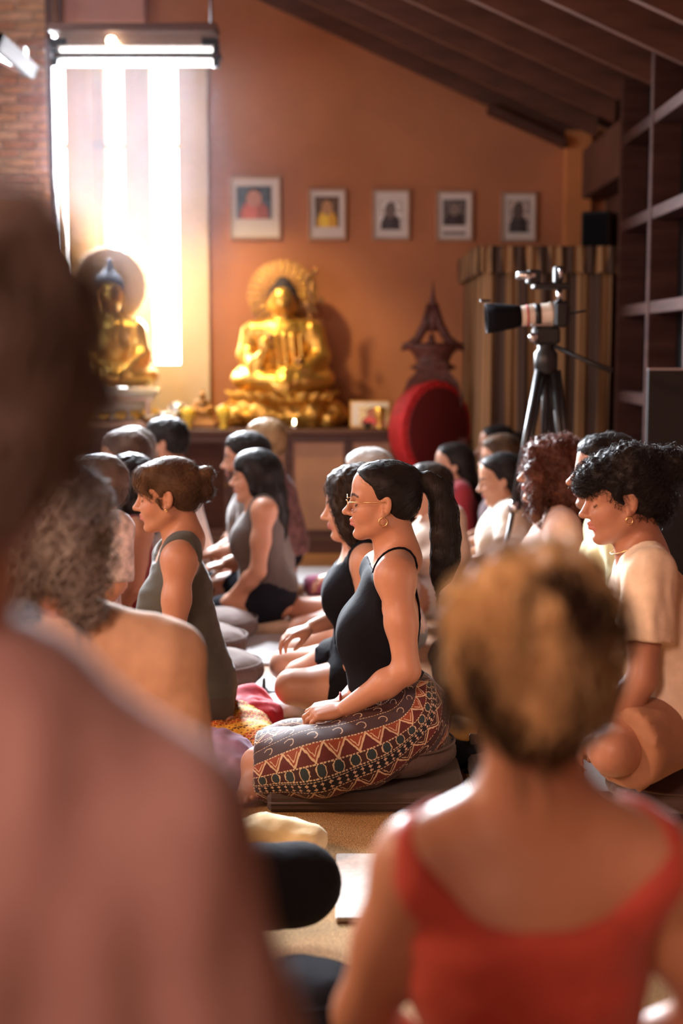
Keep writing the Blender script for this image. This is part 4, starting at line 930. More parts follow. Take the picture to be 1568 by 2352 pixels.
MB().lathe([(.02, 0), (.028, .03), (.016, .08), (0, .10)], 10, Matrix.Translation((q_(990, 800)[0], .10, q_(990, 800)[2]))).build('hanging_bell', M_CARV, dr)

# curtained booth
bx0, bx1 = at(1110, 800, 8.3).x, at(1402, 800, 8.3).x; by0, by1 = 8.3, 9.6; bz = at(1110, 566, 8.3).z; bv = at(1110, 628, 8.3).z
bo = empty('curtained_booth', ((bx0+bx1)/2, 8.95, 0)); tag(bo, 'tall booth hung with striped brown and tan curtains and a gathered valance', 'booth')
def stripe_mat():
    m = mat('striped_curtain', (.3, .2, .12), .9); nt = m.node_tree; b = nt.nodes['Principled BSDF']
    tc = nt.nodes.new('ShaderNodeUVMap'); tc.uv_map = 'uv'; sx = nt.nodes.new('ShaderNodeSeparateXYZ'); nt.links.new(tc.outputs[0], sx.inputs[0]); u = NX(nt, sx.outputs[0])
    f = (u/.165).frac(); c1 = mixc(nt, f.gt(.5), (.36, .21, .10), (.075, .045, .032)); c2 = mixc(nt, ((f-.5).abs()).lt(.05), c1, (.25, .15, .08)); nt.links.new(c2, b.inputs['Base Color']); return m
M_STR = stripe_mat()
def curtain(name, a, b, z0, z1, amp, waves, parent, gather=0., seed=0, flare=0.):
    """pleated cloth hanging from a to b (xy)"""
    a, b = Vector(a), Vector(b); L = (b-a).length; d = (b-a)/L; nn = Vector((-d.y, d.x)); NU, NV = 120, 10; rs = np.random.RandomState(seed); ph = rs.rand(4)*6
    vs = []; uv = []
    for side in (0, 1):
        for j in range(NV+1):
            t = j/NV; z = z1+(z0-z1)*t
            for i in range(NU+1):
                u = i/NU; wv = amp*(.45+.55*t if not gather else 1)*(math.sin(u*waves*6.283+ph[0]+.5*math.sin(3*u+t))+.4*math.sin(u*waves*2.7*6.283+ph[1]))
                p = a+d*(u*L)+nn*(wv+side*.006+flare*t); vs.append((p.x, p.y, z+(.008*math.sin(u*waves*12.6) if j == NV else 0))); uv.append((u*L*1.25+.012*math.sin(t*3+u*5), z))
    n1 = (NU+1)*(NV+1); fs = []
    for j in range(NV):
        for i in range(NU):
            q = (j*(NU+1)+i, j*(NU+1)+i+1, (j+1)*(NU+1)+i+1, (j+1)*(NU+1)+i); fs.append(q[::-1]); fs.append(tuple(n1+k for k in q))
    for i in range(NU):
        fs.append((i, i+1, n1+i+1, n1+i)); e = NV*(NU+1)+i; fs.append((e+1, e, n1+e, n1+e+1))
    for j in range(NV):
        e = j*(NU+1); fs.append((e+NU+1, e, n1+e, n1+e+NU+1)); e += NU; fs.append((e, e+NU+1, n1+e+NU+1, n1+e))
    me = bpy.data.meshes.new(name); me.from_pydata(vs, [], fs); me.polygons.foreach_set('use_smooth', [True]*len(fs))
    ul = me.uv_layers.new(name='uv'); li = np.zeros(len(me.loops), np.int32); me.loops.foreach_get('vertex_index', li); ul.data.foreach_set('uv', np.array(uv, np.float32)[li].ravel()); me.update()
    return link(name, me, M_STR, parent)
ox, oy = bo.location.x, bo.location.y
curtain('front_curtain', (bx0-ox, by0-oy), (bx1-ox, by0-oy), .03, bz-.05, .022, 7, bo, seed=1)
curtain('side_curtain', (bx0-ox, by1-oy), (bx0-ox, by0-oy), .03, bz-.05, .015, 6, bo, seed=2)
curtain('front_valance', (bx0-ox-.03, by0-oy-.04), (bx1-ox+.03, by0-oy-.04), bv, bz, .012, 14, bo, gather=1, seed=3)
curtain('side_valance', (bx0-ox-.04, by1-oy), (bx0-ox-.04, by0-oy-.03), bv, bz, .010, 16, bo, gather=1, seed=4)
MB().box((bx0-ox, by0-oy, bz-.04), (bx1-ox, by1-oy, bz-.01)).build('roof_board', M_WOODD, bo)
for x in (bx0-ox+.04, bx1-ox-.04):
    for y in (by0-oy+.05, by1-oy-.05): MB().box((x-.02, y-.02, 0), (x+.02, y+.02, bz-.04)).build('corner_post', M_WOODD, bo)
# loudspeaker on the corner
a, b = at(1343, 556, 8.9), at(1412, 494, 8.9)
ls = empty('loudspeaker', ((a.x+b.x)/2, 8.9, a.z)); tag(ls, 'black loudspeaker hung in the dark corner above the curtained booth', 'speaker')
W, Hh = b.x-a.x, .30; Mx = Matrix.Rotation(math.radians(-25), 4, 'Z')
MB().box((-W/2, -.11, -.12), (W/2, .11, Hh-.12), Mx, .012).build('cabinet', M_BLACK, ls); MB().box((-W/2+.015, -.118, -.105), (W/2-.015, -.11, Hh-.135), Mx).build('grille', M_BLACKC, ls)
MB().box((-.02, .1, 0), (.02, .16, .08), Mx).build('wall_bracket', M_BLACK, ls); MB().tube([(.06, .10, -.02), (.09, .14, .05), (.08, .16, .16)], .008, 6).build('cable', M_BLACK, ls)

# tall open shelf on the right wall
sh = empty('open_shelf', (1.56, 7.3, 0)); tag(sh, 'tall dark wooden open shelving standing along the right wall', 'shelf')
for y in (-.95, -.15, .62): MB().box((-.04, y-.035, 0), (.14, y+.035, 2.75), bev=.004).build('upright', M_WOODM, sh)
for i, z in enumerate((.10, .56, 1.02, 1.48, 1.94, 2.40)): MB().box((-.035, -.95, z), (.14, .65, z+.06), bev=.004).build('shelf_board', M_WOODM, sh)
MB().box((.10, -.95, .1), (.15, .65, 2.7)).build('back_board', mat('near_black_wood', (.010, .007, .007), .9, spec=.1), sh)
# leaning dark board in front of the shelf
a = at(1488, 850, 6.24); b = at(1640, 1260, 6.24)
lb = empty('folded_screen', (a.x+.2, 6.24, 0)); tag(lb, 'dark folding screen with a pale top edge at the far right', 'screen')
MB().box((-.2, -.01, .02), (.25, .02, a.z), bev=.004).build('screen_panel', mat('dark_felt', (.018, .015, .016), .9), lb); MB().box((-.2, -.012, a.z), (.25, .022, a.z+.008)).build('top_edge', M_METAL, lb); MB().box((-.2, -.02, 0), (.25, .06, .02)).build('foot', M_BLACK, lb)

# camera on a tripod
Yt = 6.05; tp = at(1253, 780, Yt); tr = empty('tripod', (tp.x, Yt, 0)); tag(tr, 'black tripod with pan handle standing before the curtained booth', 'tripod')
def t_(px, py, dy=0): d = at(px, py, Yt+dy)-Vector((tp.x, Yt, 0)); return (d.x, d.y, d.z)
top = t_(1253, 850)
for k, (px, py, dy) in enumerate(((1135, 1330, -.12), (1330, 1330, -.05), (1290, 1330, .5))):
    e = Vector(t_(px, py, dy)); e = Vector((e.x, e.y, 0)) if True else e; s_ = Vector((top[0]+(-.03, .03, 0)[k], (-.02, -.02, .03)[k], top[2])); mid = s_.lerp(Vector((t_(px, py, dy)[0], dy, 0.0)), .45)
    foot = Vector((s_.x+(e.x-s_.x)*1.2, dy*1.2, 0)); mid = s_.lerp(foot, .48)
    l_ = MB().tube([s_, mid], .017, 10).build('leg', M_BLACK, tr); MB().tube([mid, foot+Vector((0, 0, .015))], .011, 8).build('lower_leg', M_BLACK, l_)
    MB().tube([mid+(s_-mid)*.06, mid-(s_-mid)*.02], .022, 10).build('leg_clamp', M_METAL if k == 0 else M_BLACK, l_); MB().lathe([(.018, 0), (.018, .02), (.01, .03)], 10, Matrix.Translation(foot)).build('rubber_foot', M_BLACK, l_)
    mb = MB().tube([s_+Vector((.02, 0, 0)), mid+Vector((.02, 0, 0))], .012, 8).build('leg_tube', M_BLACK, tr)
MB().lathe([(.03, 0), (.05, .02), (.05, .09), (.035, .11), (.04, .16), (.03, .18)], 18, Matrix.Translation((top[0], 0, top[2]-.02))).build('shoulder', M_BLACK, tr)
MB().tube([(top[0], 0, top[2]-.35), (top[0], 0, top[2]+.05)], .016, 10).build('centre_column', M_BLACK, tr)
hz_ = t_(1253, 775)[2]; MB().box((-.055, -.05, hz_-.03), (.055, .05, hz_+.045), bev=.012).build('fluid_head', M_BLACK, tr); MB().box((-.065, -.03, hz_+.045), (.07, .03, hz_+.058), bev=.003).build('quick_plate', M_METAL, tr)
MB().tube([(0, 0, hz_-.05), (0, 0, hz_-.12)], .032, 14).build('head_base', M_BLACK, tr)
MB().tube([t_(1272, 795, -.03), t_(1345, 828, -.08), t_(1405, 852, -.12)], [.009, .010, .013], 8).build('pan_handle', M_BLACK, tr)
MB().lathe([(.018, -.012), (.02, 0), (.018, .012)], 12, Matrix.Translation((-.06, -.05, hz_)) @ Matrix.Rotation(math.pi/2, 4, 'X')).build('tension_knob', M_METAL, tr)
ca = empty('video_camera', (tp.x, Yt, hz_+.058)); tag(ca, 'camera with white telephoto lens and dark hood mounted on the tripod', 'camera')
def c_(px, py, dy=0): d = at(px, py, Yt+dy)-ca.location; return Vector((d.x, d.y, d.z))
ay = c_(1230, 722).z; X_ = lambda px: c_(px, 722).x
Mc = Matrix.Translation((0, 0, ay)) @ Matrix.Rotation(math.radians(-4), 4, 'Y') @ Matrix.Rotation(math.pi/2, 4, 'Y')
MB().lathe([(.0, X_(1272)), (.050, X_(1272)), (.050, X_(1262)), (.046, X_(1258)), (.046, X_(1222)), (.044, X_(1214)), (.042, X_(1198)), (.038, X_(1194))][::-1], 26, Mc).build('lens_barrel', mat('cream_lens_paint', (.72, .62, .52), .4), ca)
MB().lathe([(.0475, X_(1226)), (.0475, X_(1240))], 26, Mc).build('focus_ring', M_BLACK, ca); MB().lathe([(.045, X_(1208)), (.0455, X_(1212))], 26, Mc).build('accent_ring', M_RED, ca)
MB().lathe([(.042, X_(1196)), (.050, X_(1180)), (.060, X_(1140)), (.064, X_(1115)), (.058, X_(1115)), (.05, X_(1150)), (.036, X_(1190))], 26, Mc).build('lens_hood', M_BLACKC, ca)
MB().box((X_(1132)-.055, -.01, ay+.052), (X_(1125), .01, ay+.062)).build('hood_flap', M_BLACK, ca)
MB().box((X_(1268), -.065, ay-.055), (X_(1300), .065, ay+.055), bev=.012).build('camera_body', M_BLACK, ca)
MB().box((X_(1240), -.02, -.0), (X_(1262), .02, ay-.04), bev=.004).build('lens_foot', mat('cream_lens_paint'), ca)
MB().box((X_(1300), -.05, ay-.03), (X_(1306), .05, ay+.035), bev=.003).build('rear_screen', M_BLACK, ca)
MB().tube([(X_(1285), 0, ay+.05), (X_(1283), 0, ay+.11)], .012, 8).build('hot_shoe_post', M_METAL, ca)
MB().box((X_(1222), -.05, ay+.105), (X_(1305), .05, ay+.13), bev=.006).build('top_plate', M_BLACK, ca)
MB().box((X_(1208), -.035, ay+.125), (X_(1238), .035, ay+.185), bev=.008).build('receiver', M_BLACK, ca); MB().lathe([(.016, -.05), (.018, 0), (.016, .03)], 12, Matrix.Translation((X_(1210), -.03, ay+.16)) @ Matrix.Rotation(math.pi/2, 4, 'Y')).build('receiver_cap', M_METAL, ca)
MB().box((X_(1270), -.03, ay+.13), (X_(1290), .03, ay+.20), bev=.006).build('microphone_block', M_BLACK, ca); MB().tube([(X_(1282), -.035, ay+.15), (X_(1282), -.035, ay+.19)], .010, 8).build('dial', M_METAL, ca)
MB().tube([(X_(1300), 0, ay), (X_(1345), 0, ay+.015)], .005, 6).build('cable', M_BLACK, ca)
# ================================================================= people
def cloth(name, col, **k): return mat(name, col, k.pop('rough', .85), sheen=k.pop('sheen', .15), nscale=k.pop('nscale', 30), nvar=k.pop('nvar', .08), bump=k.pop('bump', .10), bscale=k.pop('bscale', 90), **k)
def dress(c, kind, m, t=.007, hem=.06, sleeve=.55, neck=1., loose=0., folds=.002, name=None, h=None, fscale=14, warp=None):
    G, t = top_ops(c, kind, t, hem, sleeve, neck, loose); return garment(c, name or {'tank': 'tank_top', 'tee': 't_shirt', 'long': 'long_sleeved_shirt'}[kind], G, m, h, t, folds, fscale, warp)
def trousers(c, m, upto=.97, wide=0., waist=.16, name='trousers', folds=.003, t=.008):
    G, t = bottom_ops(c, upto, t, waist, wide); return garment(c, name, G, m, c.h*1.3, t, folds)
def ring(c, name, q, r, rad, m, axis='y', M=None):
    p = c.H.p(q); mb = MB(); pts = [(p[0]+r*math.cos(a), p[1], p[2]+r*math.sin(a)) for a in np.linspace(0, 2*math.pi, 21)]
    return mb.tube(pts, rad, 6, cap=False).build(name, m, c.body)
SK1 = (.46, .215, .130); SK2 = (.45, .215, .135); SK3 = (.52, .27, .175)
M_DENIM = cloth('dark_trouser_cloth', (.010, .011, .017), sheen=0, spec=.15); M_GOLDW = mat('gold_wire', (.85, .55, .25), .25, 1)

# ---- the woman with glasses and ponytail (in focus)
J = dict(neck=('px', 922, 1284, 0), pelvis=('px', 905, 1612, 0), belly=('px', 872, 1525, 0), chest=('px', 882, 1425, 0), shL=('px', 908, 1322, -.165), shR=('px', 872, 1306, .16),
         elL=('px', 934, 1540, -.225), wrL=('px', 796, 1626, -.19), elR=('px', 880, 1530, .20), wrR=('px', 790, 1612, .0),
         hipL=('px', 925, 1678, -.09), kneeL=('px', 742, 1765, -.24), ankL=('px', 590, 1748, -.10), hipR=('px', 915, 1675, .09), kneeR=('px', 680, 1725, .20), ankR=('px', 760, 1760, .05))
D = person('woman with glasses and long black ponytail sitting in patterned trousers', (880, 1157), 4.15, hs=.97, seat=.17, ex=.03, pitch=1, tone=SK1, legs='cross', J=J, h=.0115, hh=.0030, hand_h=.0042, bust=1.0,
           hair=('pony', 'black', .0042, 2000), face=dict(nose=1.15), colour=dict(brow=(.015, .010, .008)),
           extra=dict(handL=dict(d=(1, .0, -.12), pn=(0, -.45, -1), side=(0, -1, .4), curl=48), handR=dict(d=(.9, .25, -.1), pn=(0, .2, -1), side=(0, 1, .3), curl=42), footL=dict(d=(.30, .85, -.20), up=(.25, -.1, .95), side=-1, sc=.95, h=.0036)))
c = D; G = Sdf(); G.ops += c.S.sel('torso').ops
P1, P2 = c.loc(852, 1296, 0), c.loc(990, 1452, 0); dv = P2-P1; G.cut((P1+P2)/2, (-dv[2]*1., 0, dv[0]*1.) if (-dv[2]*0+dv[0]) > 0 else (dv[2], 0, -dv[0]), .008)
G.ell(c.j['shL']+(.012, .03, -.05), (.062, .085, .12), .012, sub=True); G.ell(c.j['shR']+(.012, -.03, -.05), (.062, .085, .12), .012, sub=True)
G.cut((0, 0, c.loc(880, 1585, 0)[2]), (0, 0, -1), .01)
M_BT = cloth('black_jersey', (.006, .006, .010), sheen=.0, spec=.12)
garment(c, 'black_camisole', G, M_BT, .006, .006, .001, 12)
def on_torso(pts, r, name, m, infl=.004):
    """thin strap laid over the skin"""
    return MB().tube(pts, r, 8).build(name, m, c.body)
st = onto(c.S, [c.loc(x, y, z) for x, y, z in ((846, 1318, -.09), (856, 1300, -.095), (868, 1284, -.098), (880, 1271, -.096), (892, 1263, -.092), (904, 1258, -.088), (916, 1256, -.084), (930, 1257, -.08), (945, 1263, -.078), (960, 1278, -.075), (972, 1300, -.07), (982, 1340, -.06), (986, 1380, -.05), (988, 1420, -.045), (988, 1460, -.04))], .002)
on_torso(st, .0040, 'strap', M_BT); on_torso([np.array((p[0], -p[1], p[2])) for p in st], .0040, 'strap', M_BT)
# patterned trousers: the leg's own line carries the printed bands
def printed_mat():
    m = mat('block_printed_cotton', (.1, .03, .03), .8, sheen=.1); nt = m.node_tree; N = nt.nodes; b = N['Principled BSDF']
    a = N.new('ShaderNodeAttribute'); a.attribute_name = 'leg'; s = N.new('ShaderNodeSeparateXYZ'); nt.links.new(a.outputs['Vector'], s.inputs[0]); u = NX(nt, s.outputs[0]); v = NX(nt, s.outputs[1])
    nz = N.new('ShaderNodeTexNoise'); nz.inputs['Scale'].default_value = 90; tc = N.new('ShaderNodeTexCoord'); nt.links.new(tc.outputs['Object'], nz.inputs['Vector']); nn = NX(nt, nz.outputs[0])-.5
    per = .232; vv = ((v/per)+10.).frac()*per+nn*.003            # across the bands, metres
    uu = u+nn*.004
    def band(lo, hi): return vv.gt(lo)*vv.lt(hi)
    def tri(p): return ((uu/p).frac()-.5).abs()*2                # 0..1 triangle wave
    DK = (.008, .007, .014); RD = (.10, .014, .014); BR = (.045, .012, .012); CR = (.60, .44, .29); OR = (.26, .055, .025); GR = (.02, .035, .042); PL = (.055, .030, .036)
    col = mixc(nt, band(0, .042), DK, PL); col = mixc(nt, band(.042, .088), col, RD); col = mixc(nt, band(.088, .118), col, BR); col = mixc(nt, band(.152, .194), col, RD); col = mixc(nt, band(.194, .232), col, BR)
    # triangles with inner line in the red band
    zz = tri(.052); h1 = (vv-.045)/.040
    col = mixc(nt, band(.044, .087)*(zz-h1).gt(.12), col, OR); col = mixc(nt, band(.044, .087)*((zz-h1).abs()).lt(.11), col, CR); col = mixc(nt, band(.050, .082)*((zz-h1-.34).abs()).lt(.055), col, CR)
    h2 = (vv-.154)/.038
    col = mixc(nt, band(.153, .193)*(zz-h2).gt(.12), col, BR); col = mixc(nt, band(.153, .193)*((zz-h2).abs()).lt(.10), col, CR); col = mixc(nt, band(.158, .188)*((zz-h2-.34).abs()).lt(.05), col, CR)
    # hexagon chain
    hx = ((uu/.040).frac()-.5).abs()*.040; hv = (vv-.103).abs(); hd = hx*1.0+(hv-.006).max(0)*.75
    col = mixc(nt, band(.090, .117)*hd.lt(.0105), col, GR); col = mixc(nt, band(.089, .118)*((hd-.0118).abs()).lt(.0014), col, CR)
    # stitched lines
    dots = ((uu/.0085).frac()-.3).gt(0)
    for c_, wd in ((.0425, .0016), (.088, .0018), (.118, .0018), (.1235, .0010), (.151, .0016), (.194, .0016), (.2315, .0014)): col = mixc(nt, ((vv-c_).abs()).lt(wd)*dots, col, CR)
    # little stars
    for c_ in (.131, .143):
        sx = ((uu/.019).frac()-.5).abs()*.019; sv = (vv-c_).abs(); star = (sx*sv).lt(.0000045)*(sx.max(sv)).lt(.0045); col = mixc(nt, star, col, (.62, .42, .30))
    # scrolls on the pale and the brown band
    for c_, lo, hi in ((.021, .004, .040), (.213, .196, .230)):
        a1 = ((uu/.062).frac()-.5)*.062; b1 = vv-c_; rr = (a1*a1+b1*b1*1.3).sqrt(); col = mixc(nt, band(lo, hi)*((rr-.0125).abs()).lt(.0016)*(a1+b1).lt(.006), col, (.50, .38, .30))
    nt.links.new(col, b.inputs['Base Color']); return m
G = Sdf(); j = c.j; L = c.loc
G.ops += c.S.sel('torso').ops[:3]; G.cut((0, 0, L(900, 1568, 0)[2]), (.25, 0, 1), .012)
G.ell(L(930, 1630, -.06), (.115, .10, .085), .05)
G.path([L(925, 1672, -.10), L(840, 1718, -.19), L(735, 1752, -.25)], [.108, .092, .080], .05); G.cone(L(735, 1752, -.25), L(592, 1758, -.12), .080, .076, .05, flat=True)
G.cone(L(950, 1700, -.04), L(640, 1790, -.18), .075, .052, .06); G.cone(L(700, 1745, -.2), L(592, 1738, -.04), .08, .062, .05, flat=True); G.cone(L(640, 1740, -.12), L(593, 1795, -.13), .06, .052, .05, flat=True)
G.path([L(915, 1655, .09), L(800, 1690, .17), L(670, 1712, .20)], [.095, .078, .066], .05); G.cone(L(670, 1712, .20), L(608, 1722, .14), .066, .062, .04, flat=True)
G.cone(L(690, 1745, .0), L(760, 1725, 0.), .07, .07, .06)
G.cut(L(586, 1720, -.1), (1, 0, 0), .012)
ob, V = garment(c, 'patterned_trousers', G, None, .007, .008, .0035, 11, seed=4, warp=(1, .7, 1.4)); me = ob.data; me.materials.append(printed_mat())
def leg_uv(V, ctrl):
    T = np.linspace(0, 1, 60)[:, None]; n = len(ctrl)-1; P = sum(math.comb(n, i)*(1-T)**(n-i)*T**i*ctrl[i][None, :] for i in range(n+1)); seg = np.linalg.norm(np.diff(P, axis=0), axis=1); cum = np.concatenate([[0], np.cumsum(seg)])
    d2 = ((V[:, None, :]-P[None, :, :])**2).sum(2); k = d2.argmin(1); tn = np.gradient(P, axis=0); tn /= np.linalg.norm(tn, axis=1, keepdims=True); t = tn[k]; r = V-P[k]
    u = cum[k]+(r*t).sum(1); r = r-t*(r*t).sum(1, keepdims=True); side = np.tile(f32((0, 1, 0)), (len(V), 1)); side = side-t*(side*t).sum(1, keepdims=True); side /= np.linalg.norm(side, axis=1, keepdims=True); up = np.cross(t, side); up *= np.sign(up[:, 2:3]+1e-6)
    return u, np.arctan2(-(r*up).sum(1), np.abs((r*side).sum(1)))*.155
UVL = leg_uv(V, [L(985, 1530, -.04), L(1010, 1660, -.08), L(930, 1715, -.14), L(760, 1745, -.18), L(560, 1790, -.10)]); UVR = leg_uv(V, [L(960, 1560, .09), L(930, 1640, .12), L(700, 1690, .2), L(560, 1720, .2)])
left = V[:, 1] > L(800, 1690, .045)[1]-.0; uvw = np.zeros((len(V), 3), np.float32); uvw[:, 0] = np.where(left, UVL[0], UVR[0]); uvw[:, 1] = np.where(left, UVL[1], UVR[1])+.128
at_ = me.attributes.new('leg', 'FLOAT_VECTOR', 'POINT'); at_.data.foreach_set('vector', uvw.ravel())
cord = MB()
for s, (a, b_) in enumerate((((690, 1632, .0), (625, 1655, .10)), ((740, 1612, .02), (640, 1660, .05)), ((664, 1640, .08), (612, 1672, .06)))):
    pa, pb_ = c.loc(*a), c.loc(*b_); cord.tube(onto(G, [pa+(pb_-pa)*t+(0, .012*math.sin(t*5+s), .01) for t in np.linspace(0, 1, 9)], .010), .003, 6)
o = cord.build('drawstring', M_BLACKC, c.body); o['kind'] = 'stuff'
# spectacles, earring, bracelet, hair tie
gl = MB()
for s in (1, -1):
    pts = [c.H.p((.108, s*(.034+.0235*math.cos(a)), .006+.021*math.sin(a))) for a in np.linspace(0, 2*math.pi, 25)]; gl.tube(pts, .0011, 6, cap=False)
    gl.tube([c.H.p((.108, s*.056, .013)), c.H.p((.104, s*.068, .014)), c.H.p((.04, s*.0765, .012)), c.H.p((-.004, s*.077, .013)), c.H.p((-.016, s*.077, -.006))], .0011, 6)
gl.tube([c.H.p((.108, -.011, .010)), c.H.p((.112, 0, .014)), c.H.p((.108, .011, .010))], .0011, 6)
go = gl.build('spectacles', M_GOLDW, c.body)
for s in (1, -1):
    MB().lathe([(0, -.0005), (.0228, -.0005), (.0228, .0005), (0, .0005)], 24, Matrix.Translation(c.H.p((.108, s*.034, .006))) @ Matrix(c.H.R.tolist()).to_4x4() @ Matrix.Diagonal((1, 1, .9, 1)) @ Matrix.Rotation(math.pi/2, 4, 'Y')).build('lens', mat('lens_glass', (.95, .95, .95), .02, trans=1, alpha=.25), go)
for s in (1, -1): ring(c, 'hoop_earring', (.004, s*.079, -.046), .0125, .0016, M_GOLDW)
b_ = c.j['wrR']; MB().tube([b_+np.array((.012, .028*math.cos(a), .028*math.sin(a))) for a in np.linspace(0, 6.283, 17)], .0028, 6, cap=False).build('bracelet', mat('red_thread', (.30, .03, .03), .8), c.body)
tp_ = c.H.p((-.112, 0, .066)); MB().tube([tp_+c.H.R @ np.array((-.003+.0*a, .017*math.cos(a), .017*math.sin(a))) for a in np.linspace(0, 6.283, 17)], .005, 8, cap=False).build('hair_tie', M_BLACKC, c.body)

# ---- the woman in the olive top with knotted hair
J = dict(neck=('px', 428, 1240, 0), chest=('px', 410, 1370, 0), belly=('px', 418, 1490, 0), pelvis=('px', 440, 1590, 0), shL=('px', 412, 1283, -.165), shR=('px', 395, 1275, .165), elL=('px', 398, 1470, -.22), wrL=('px', 320, 1560, -.14), hipL=('px', 440, 1615, -.09), kneeL=('px', 180, 1680, -.1), ankL=('px', 450, 1695, -.1))
c = person('woman with knotted brown hair in an olive tank top kneeling sideways', (388, 1143), 4.6, seat=.16, ex=.05, pitch=6, tone=SK2, J=J, h=.013, hh=.0038, bust=.85, hair=('bun', 'brown', .0046, 1700), colour=dict(brow=(.05, .03, .02)), face=dict(nose=.95))
M_OL = cloth('olive_jersey', (.062, .062, .052), sheen=.15)
G = Sdf(); G.ops += c.S.sel('torso').ops; j = c.j
G.ell(j['shL']+(.005, .045, -.075), (.075, .075, .155), .012, sub=True); G.ell(j['shR']+(.005, -.045, -.075), (.075, .075, .155), .012, sub=True); G.ell(j['neck']+(.05, 0, .02), (.115, .082, .105), .01, sub=True); G.ell(j['neck']+(-.06, 0, .05), (.07, .075, .075), .01, sub=True); G.cone(j['pelvis']+(0, 0, .05), j['chest']+(0, 0, -.1), .135, .115, .05, sq=((0, 1, 0), 1.3)); G.cut((0, 0, c.loc(440, 1590, 0)[2]), (.0, 0, -1), .01)
garment(c, 'olive_tank_top', G, M_OL, .008, .007, .0045, 10, warp=(.7, 1, 2.2))
trousers(c, cloth('brown_grey_trousers', (.055, .042, .035)), waist=.12)
for s in (1,): ring(c, 'ear_stud', (.004, s*.080, -.034), .003, .0015, M_GOLDW)

# ---- the curly haired woman in the cream shirt (right)
J = dict(neck=('px', 1478, 1272, 0), chest=('px', 1495, 1420, 0), belly=('px', 1510, 1530, 0), pelvis=('px', 1530, 1625, 0), shL=('px', 1490, 1322, -.165), shR=('px', 1465, 1310, .165), elL=('px', 1475, 1560, -.22), wrL=('px', 1395, 1665, -.20), elR=('px', 1440, 1540, .22), wrR=('px', 1370, 1650, .1),
         hipL=('px', 1545, 1670, -.09), kneeL=('px', 1408, 1725, -.26), ankL=('px', 1440, 1770, .05), hipR=('px', 1530, 1660, .09), kneeR=('px', 1330, 1660, .28), ankR=('px', 1440, 1730, .0))
c = person('woman with dark curly hair tied high wearing a cream t-shirt and brown shorts', (1432, 1150), 3.74, seat=.17, ex=.06, pitch=8, tone=(.40, .185, .115), legs='cross', J=J, h=.014, hh=.0036, bust=.8, hair=('curlybun', 'black', .0048, 1200), colour=dict(brow=(.012, .009, .008)), face=dict(nose=.95, lips=1.2))
M_CRM = cloth('cream_cotton', (.78, .62, .46)); j = c.j
G, t = top_ops(c, 'tee', .008, .055, .62, 1.05, .03); garment(c, 'cream_t_shirt', G, M_CRM, .008, t, .0065, 12, warp=(1.8, 1.2, .5))
trousers(c, cloth('brown_shorts_cloth', (.34, .16, .085)), upto=-.16, wide=.018, waist=.15, name='shorts', folds=.004)
for s in (1, -1): ring(c, 'hoop_earring', (.006, s*.080, -.043), .009, .0016, M_GOLDW)
nk = c.j['neck']; MB().tube([nk+np.array((.030+.058*math.cos(a), .058*math.sin(a), .030-.030*math.cos(a))) for a in np.linspace(0, 6.283, 31)], .0014, 5, cap=False).build('necklace', M_GOLDW, c.body)
for i in range(3): MB().lathe([(0, 0), (.006, .001), (.006, .003), (0, .004)], 10, Matrix.Translation(c.j['chest']+np.array((.118+.004*i, .0, .085-.045*i))) @ Matrix.Rotation(math.pi/2, 4, 'Y')).build('button', M_MOUNT, c.body)

# ---- woman beside her: black strap top, bare folded legs
J = dict(shL=('px', 845, 1290, -.16), neck=('px', 838, 1262, 0), hipL=('px', 850, 1585, -.09), kneeL=('px', 672, 1578, -.10), ankL=('px', 830, 1612, -.12), kneeR=('px', 690, 1555, .2), ankR=('px', 850, 1590, .12), elL=('px', 850, 1480, -.2), wrL=('px', 790, 1560, -.1))
c = person('woman with wavy dark hair over her face beside the ponytailed woman', (816, 1166), 4.85, seat=.16, ex=.05, pitch=6, tone=SK3, J=J, h=.015, hh=.0046, hand_h=.007, hair=('wavy', 'dark', .005, 1400), face=dict(nose=1.0))
dress(c, 'tank', M_BT, neck=1.1); trousers(c, M_BLACKC, upto=-.45, name='shorts')
w_ = c.j['wrL']; MB().tube([w_+np.array((.01, .03*math.cos(a), .03*math.sin(a))) for a in np.linspace(0, 6.283, 17)], .006, 6, cap=False).build('wristband', M_BLACK, c.body)
# ---- the next one along: only her bare legs and hands show
J = dict(kneeL=('px', 655, 1528, -.10), ankL=('px', 800, 1548, -.1), kneeR=('px', 690, 1500, .2), ankR=('px', 800, 1520, .1), wrL=('px', 770, 1500, -.1), wrR=('px', 762, 1490, .0), elL=('px', 860, 1420, -.2), elR=('px', 860, 1420, .2), hipL=('px', 850, 1530, -.09))
c = person('bare-legged person whose folded knees show behind the woman with wavy hair', (860, 1150), 5.5, seat=.15, tone=SK3, J=J, h=.016, hand_h=.007, hair=('long', 'dark', .007, 60)); dress(c, 'tee', cloth('blush_cotton', (.74, .55, .50))); trousers(c, cloth('grey_shorts_cloth', (.3, .3, .32)), upto=-.5, name='shorts')
b_ = c.j['kneeL']; fs = empty('sandal', at(618, 1545, 5.3)); fs.location.z = 0; tag(fs, 'black strapped sandal lying by the bare knees', 'sandal')
S = Sdf(); S.cone((-.05, 0, .012), (.05, 0, .012), .026, .030, .02, sq=((0, 1, 0), 1.3)); S.cut((0, 0, .0), (0, 0, -1)); V, Q, _, _ = sdf_mesh('sole', S, .007); V[:, 2] *= .6; link('sole', np_mesh('sole', V, Q), M_BLACK, fs)
for x in (-.02, .035): MB().tube([(x, .036*math.cos(a), .015+.045*math.sin(a)) for a in np.linspace(0, 3.1416, 13)], .006, 6).build('strap', M_BLACK, fs)
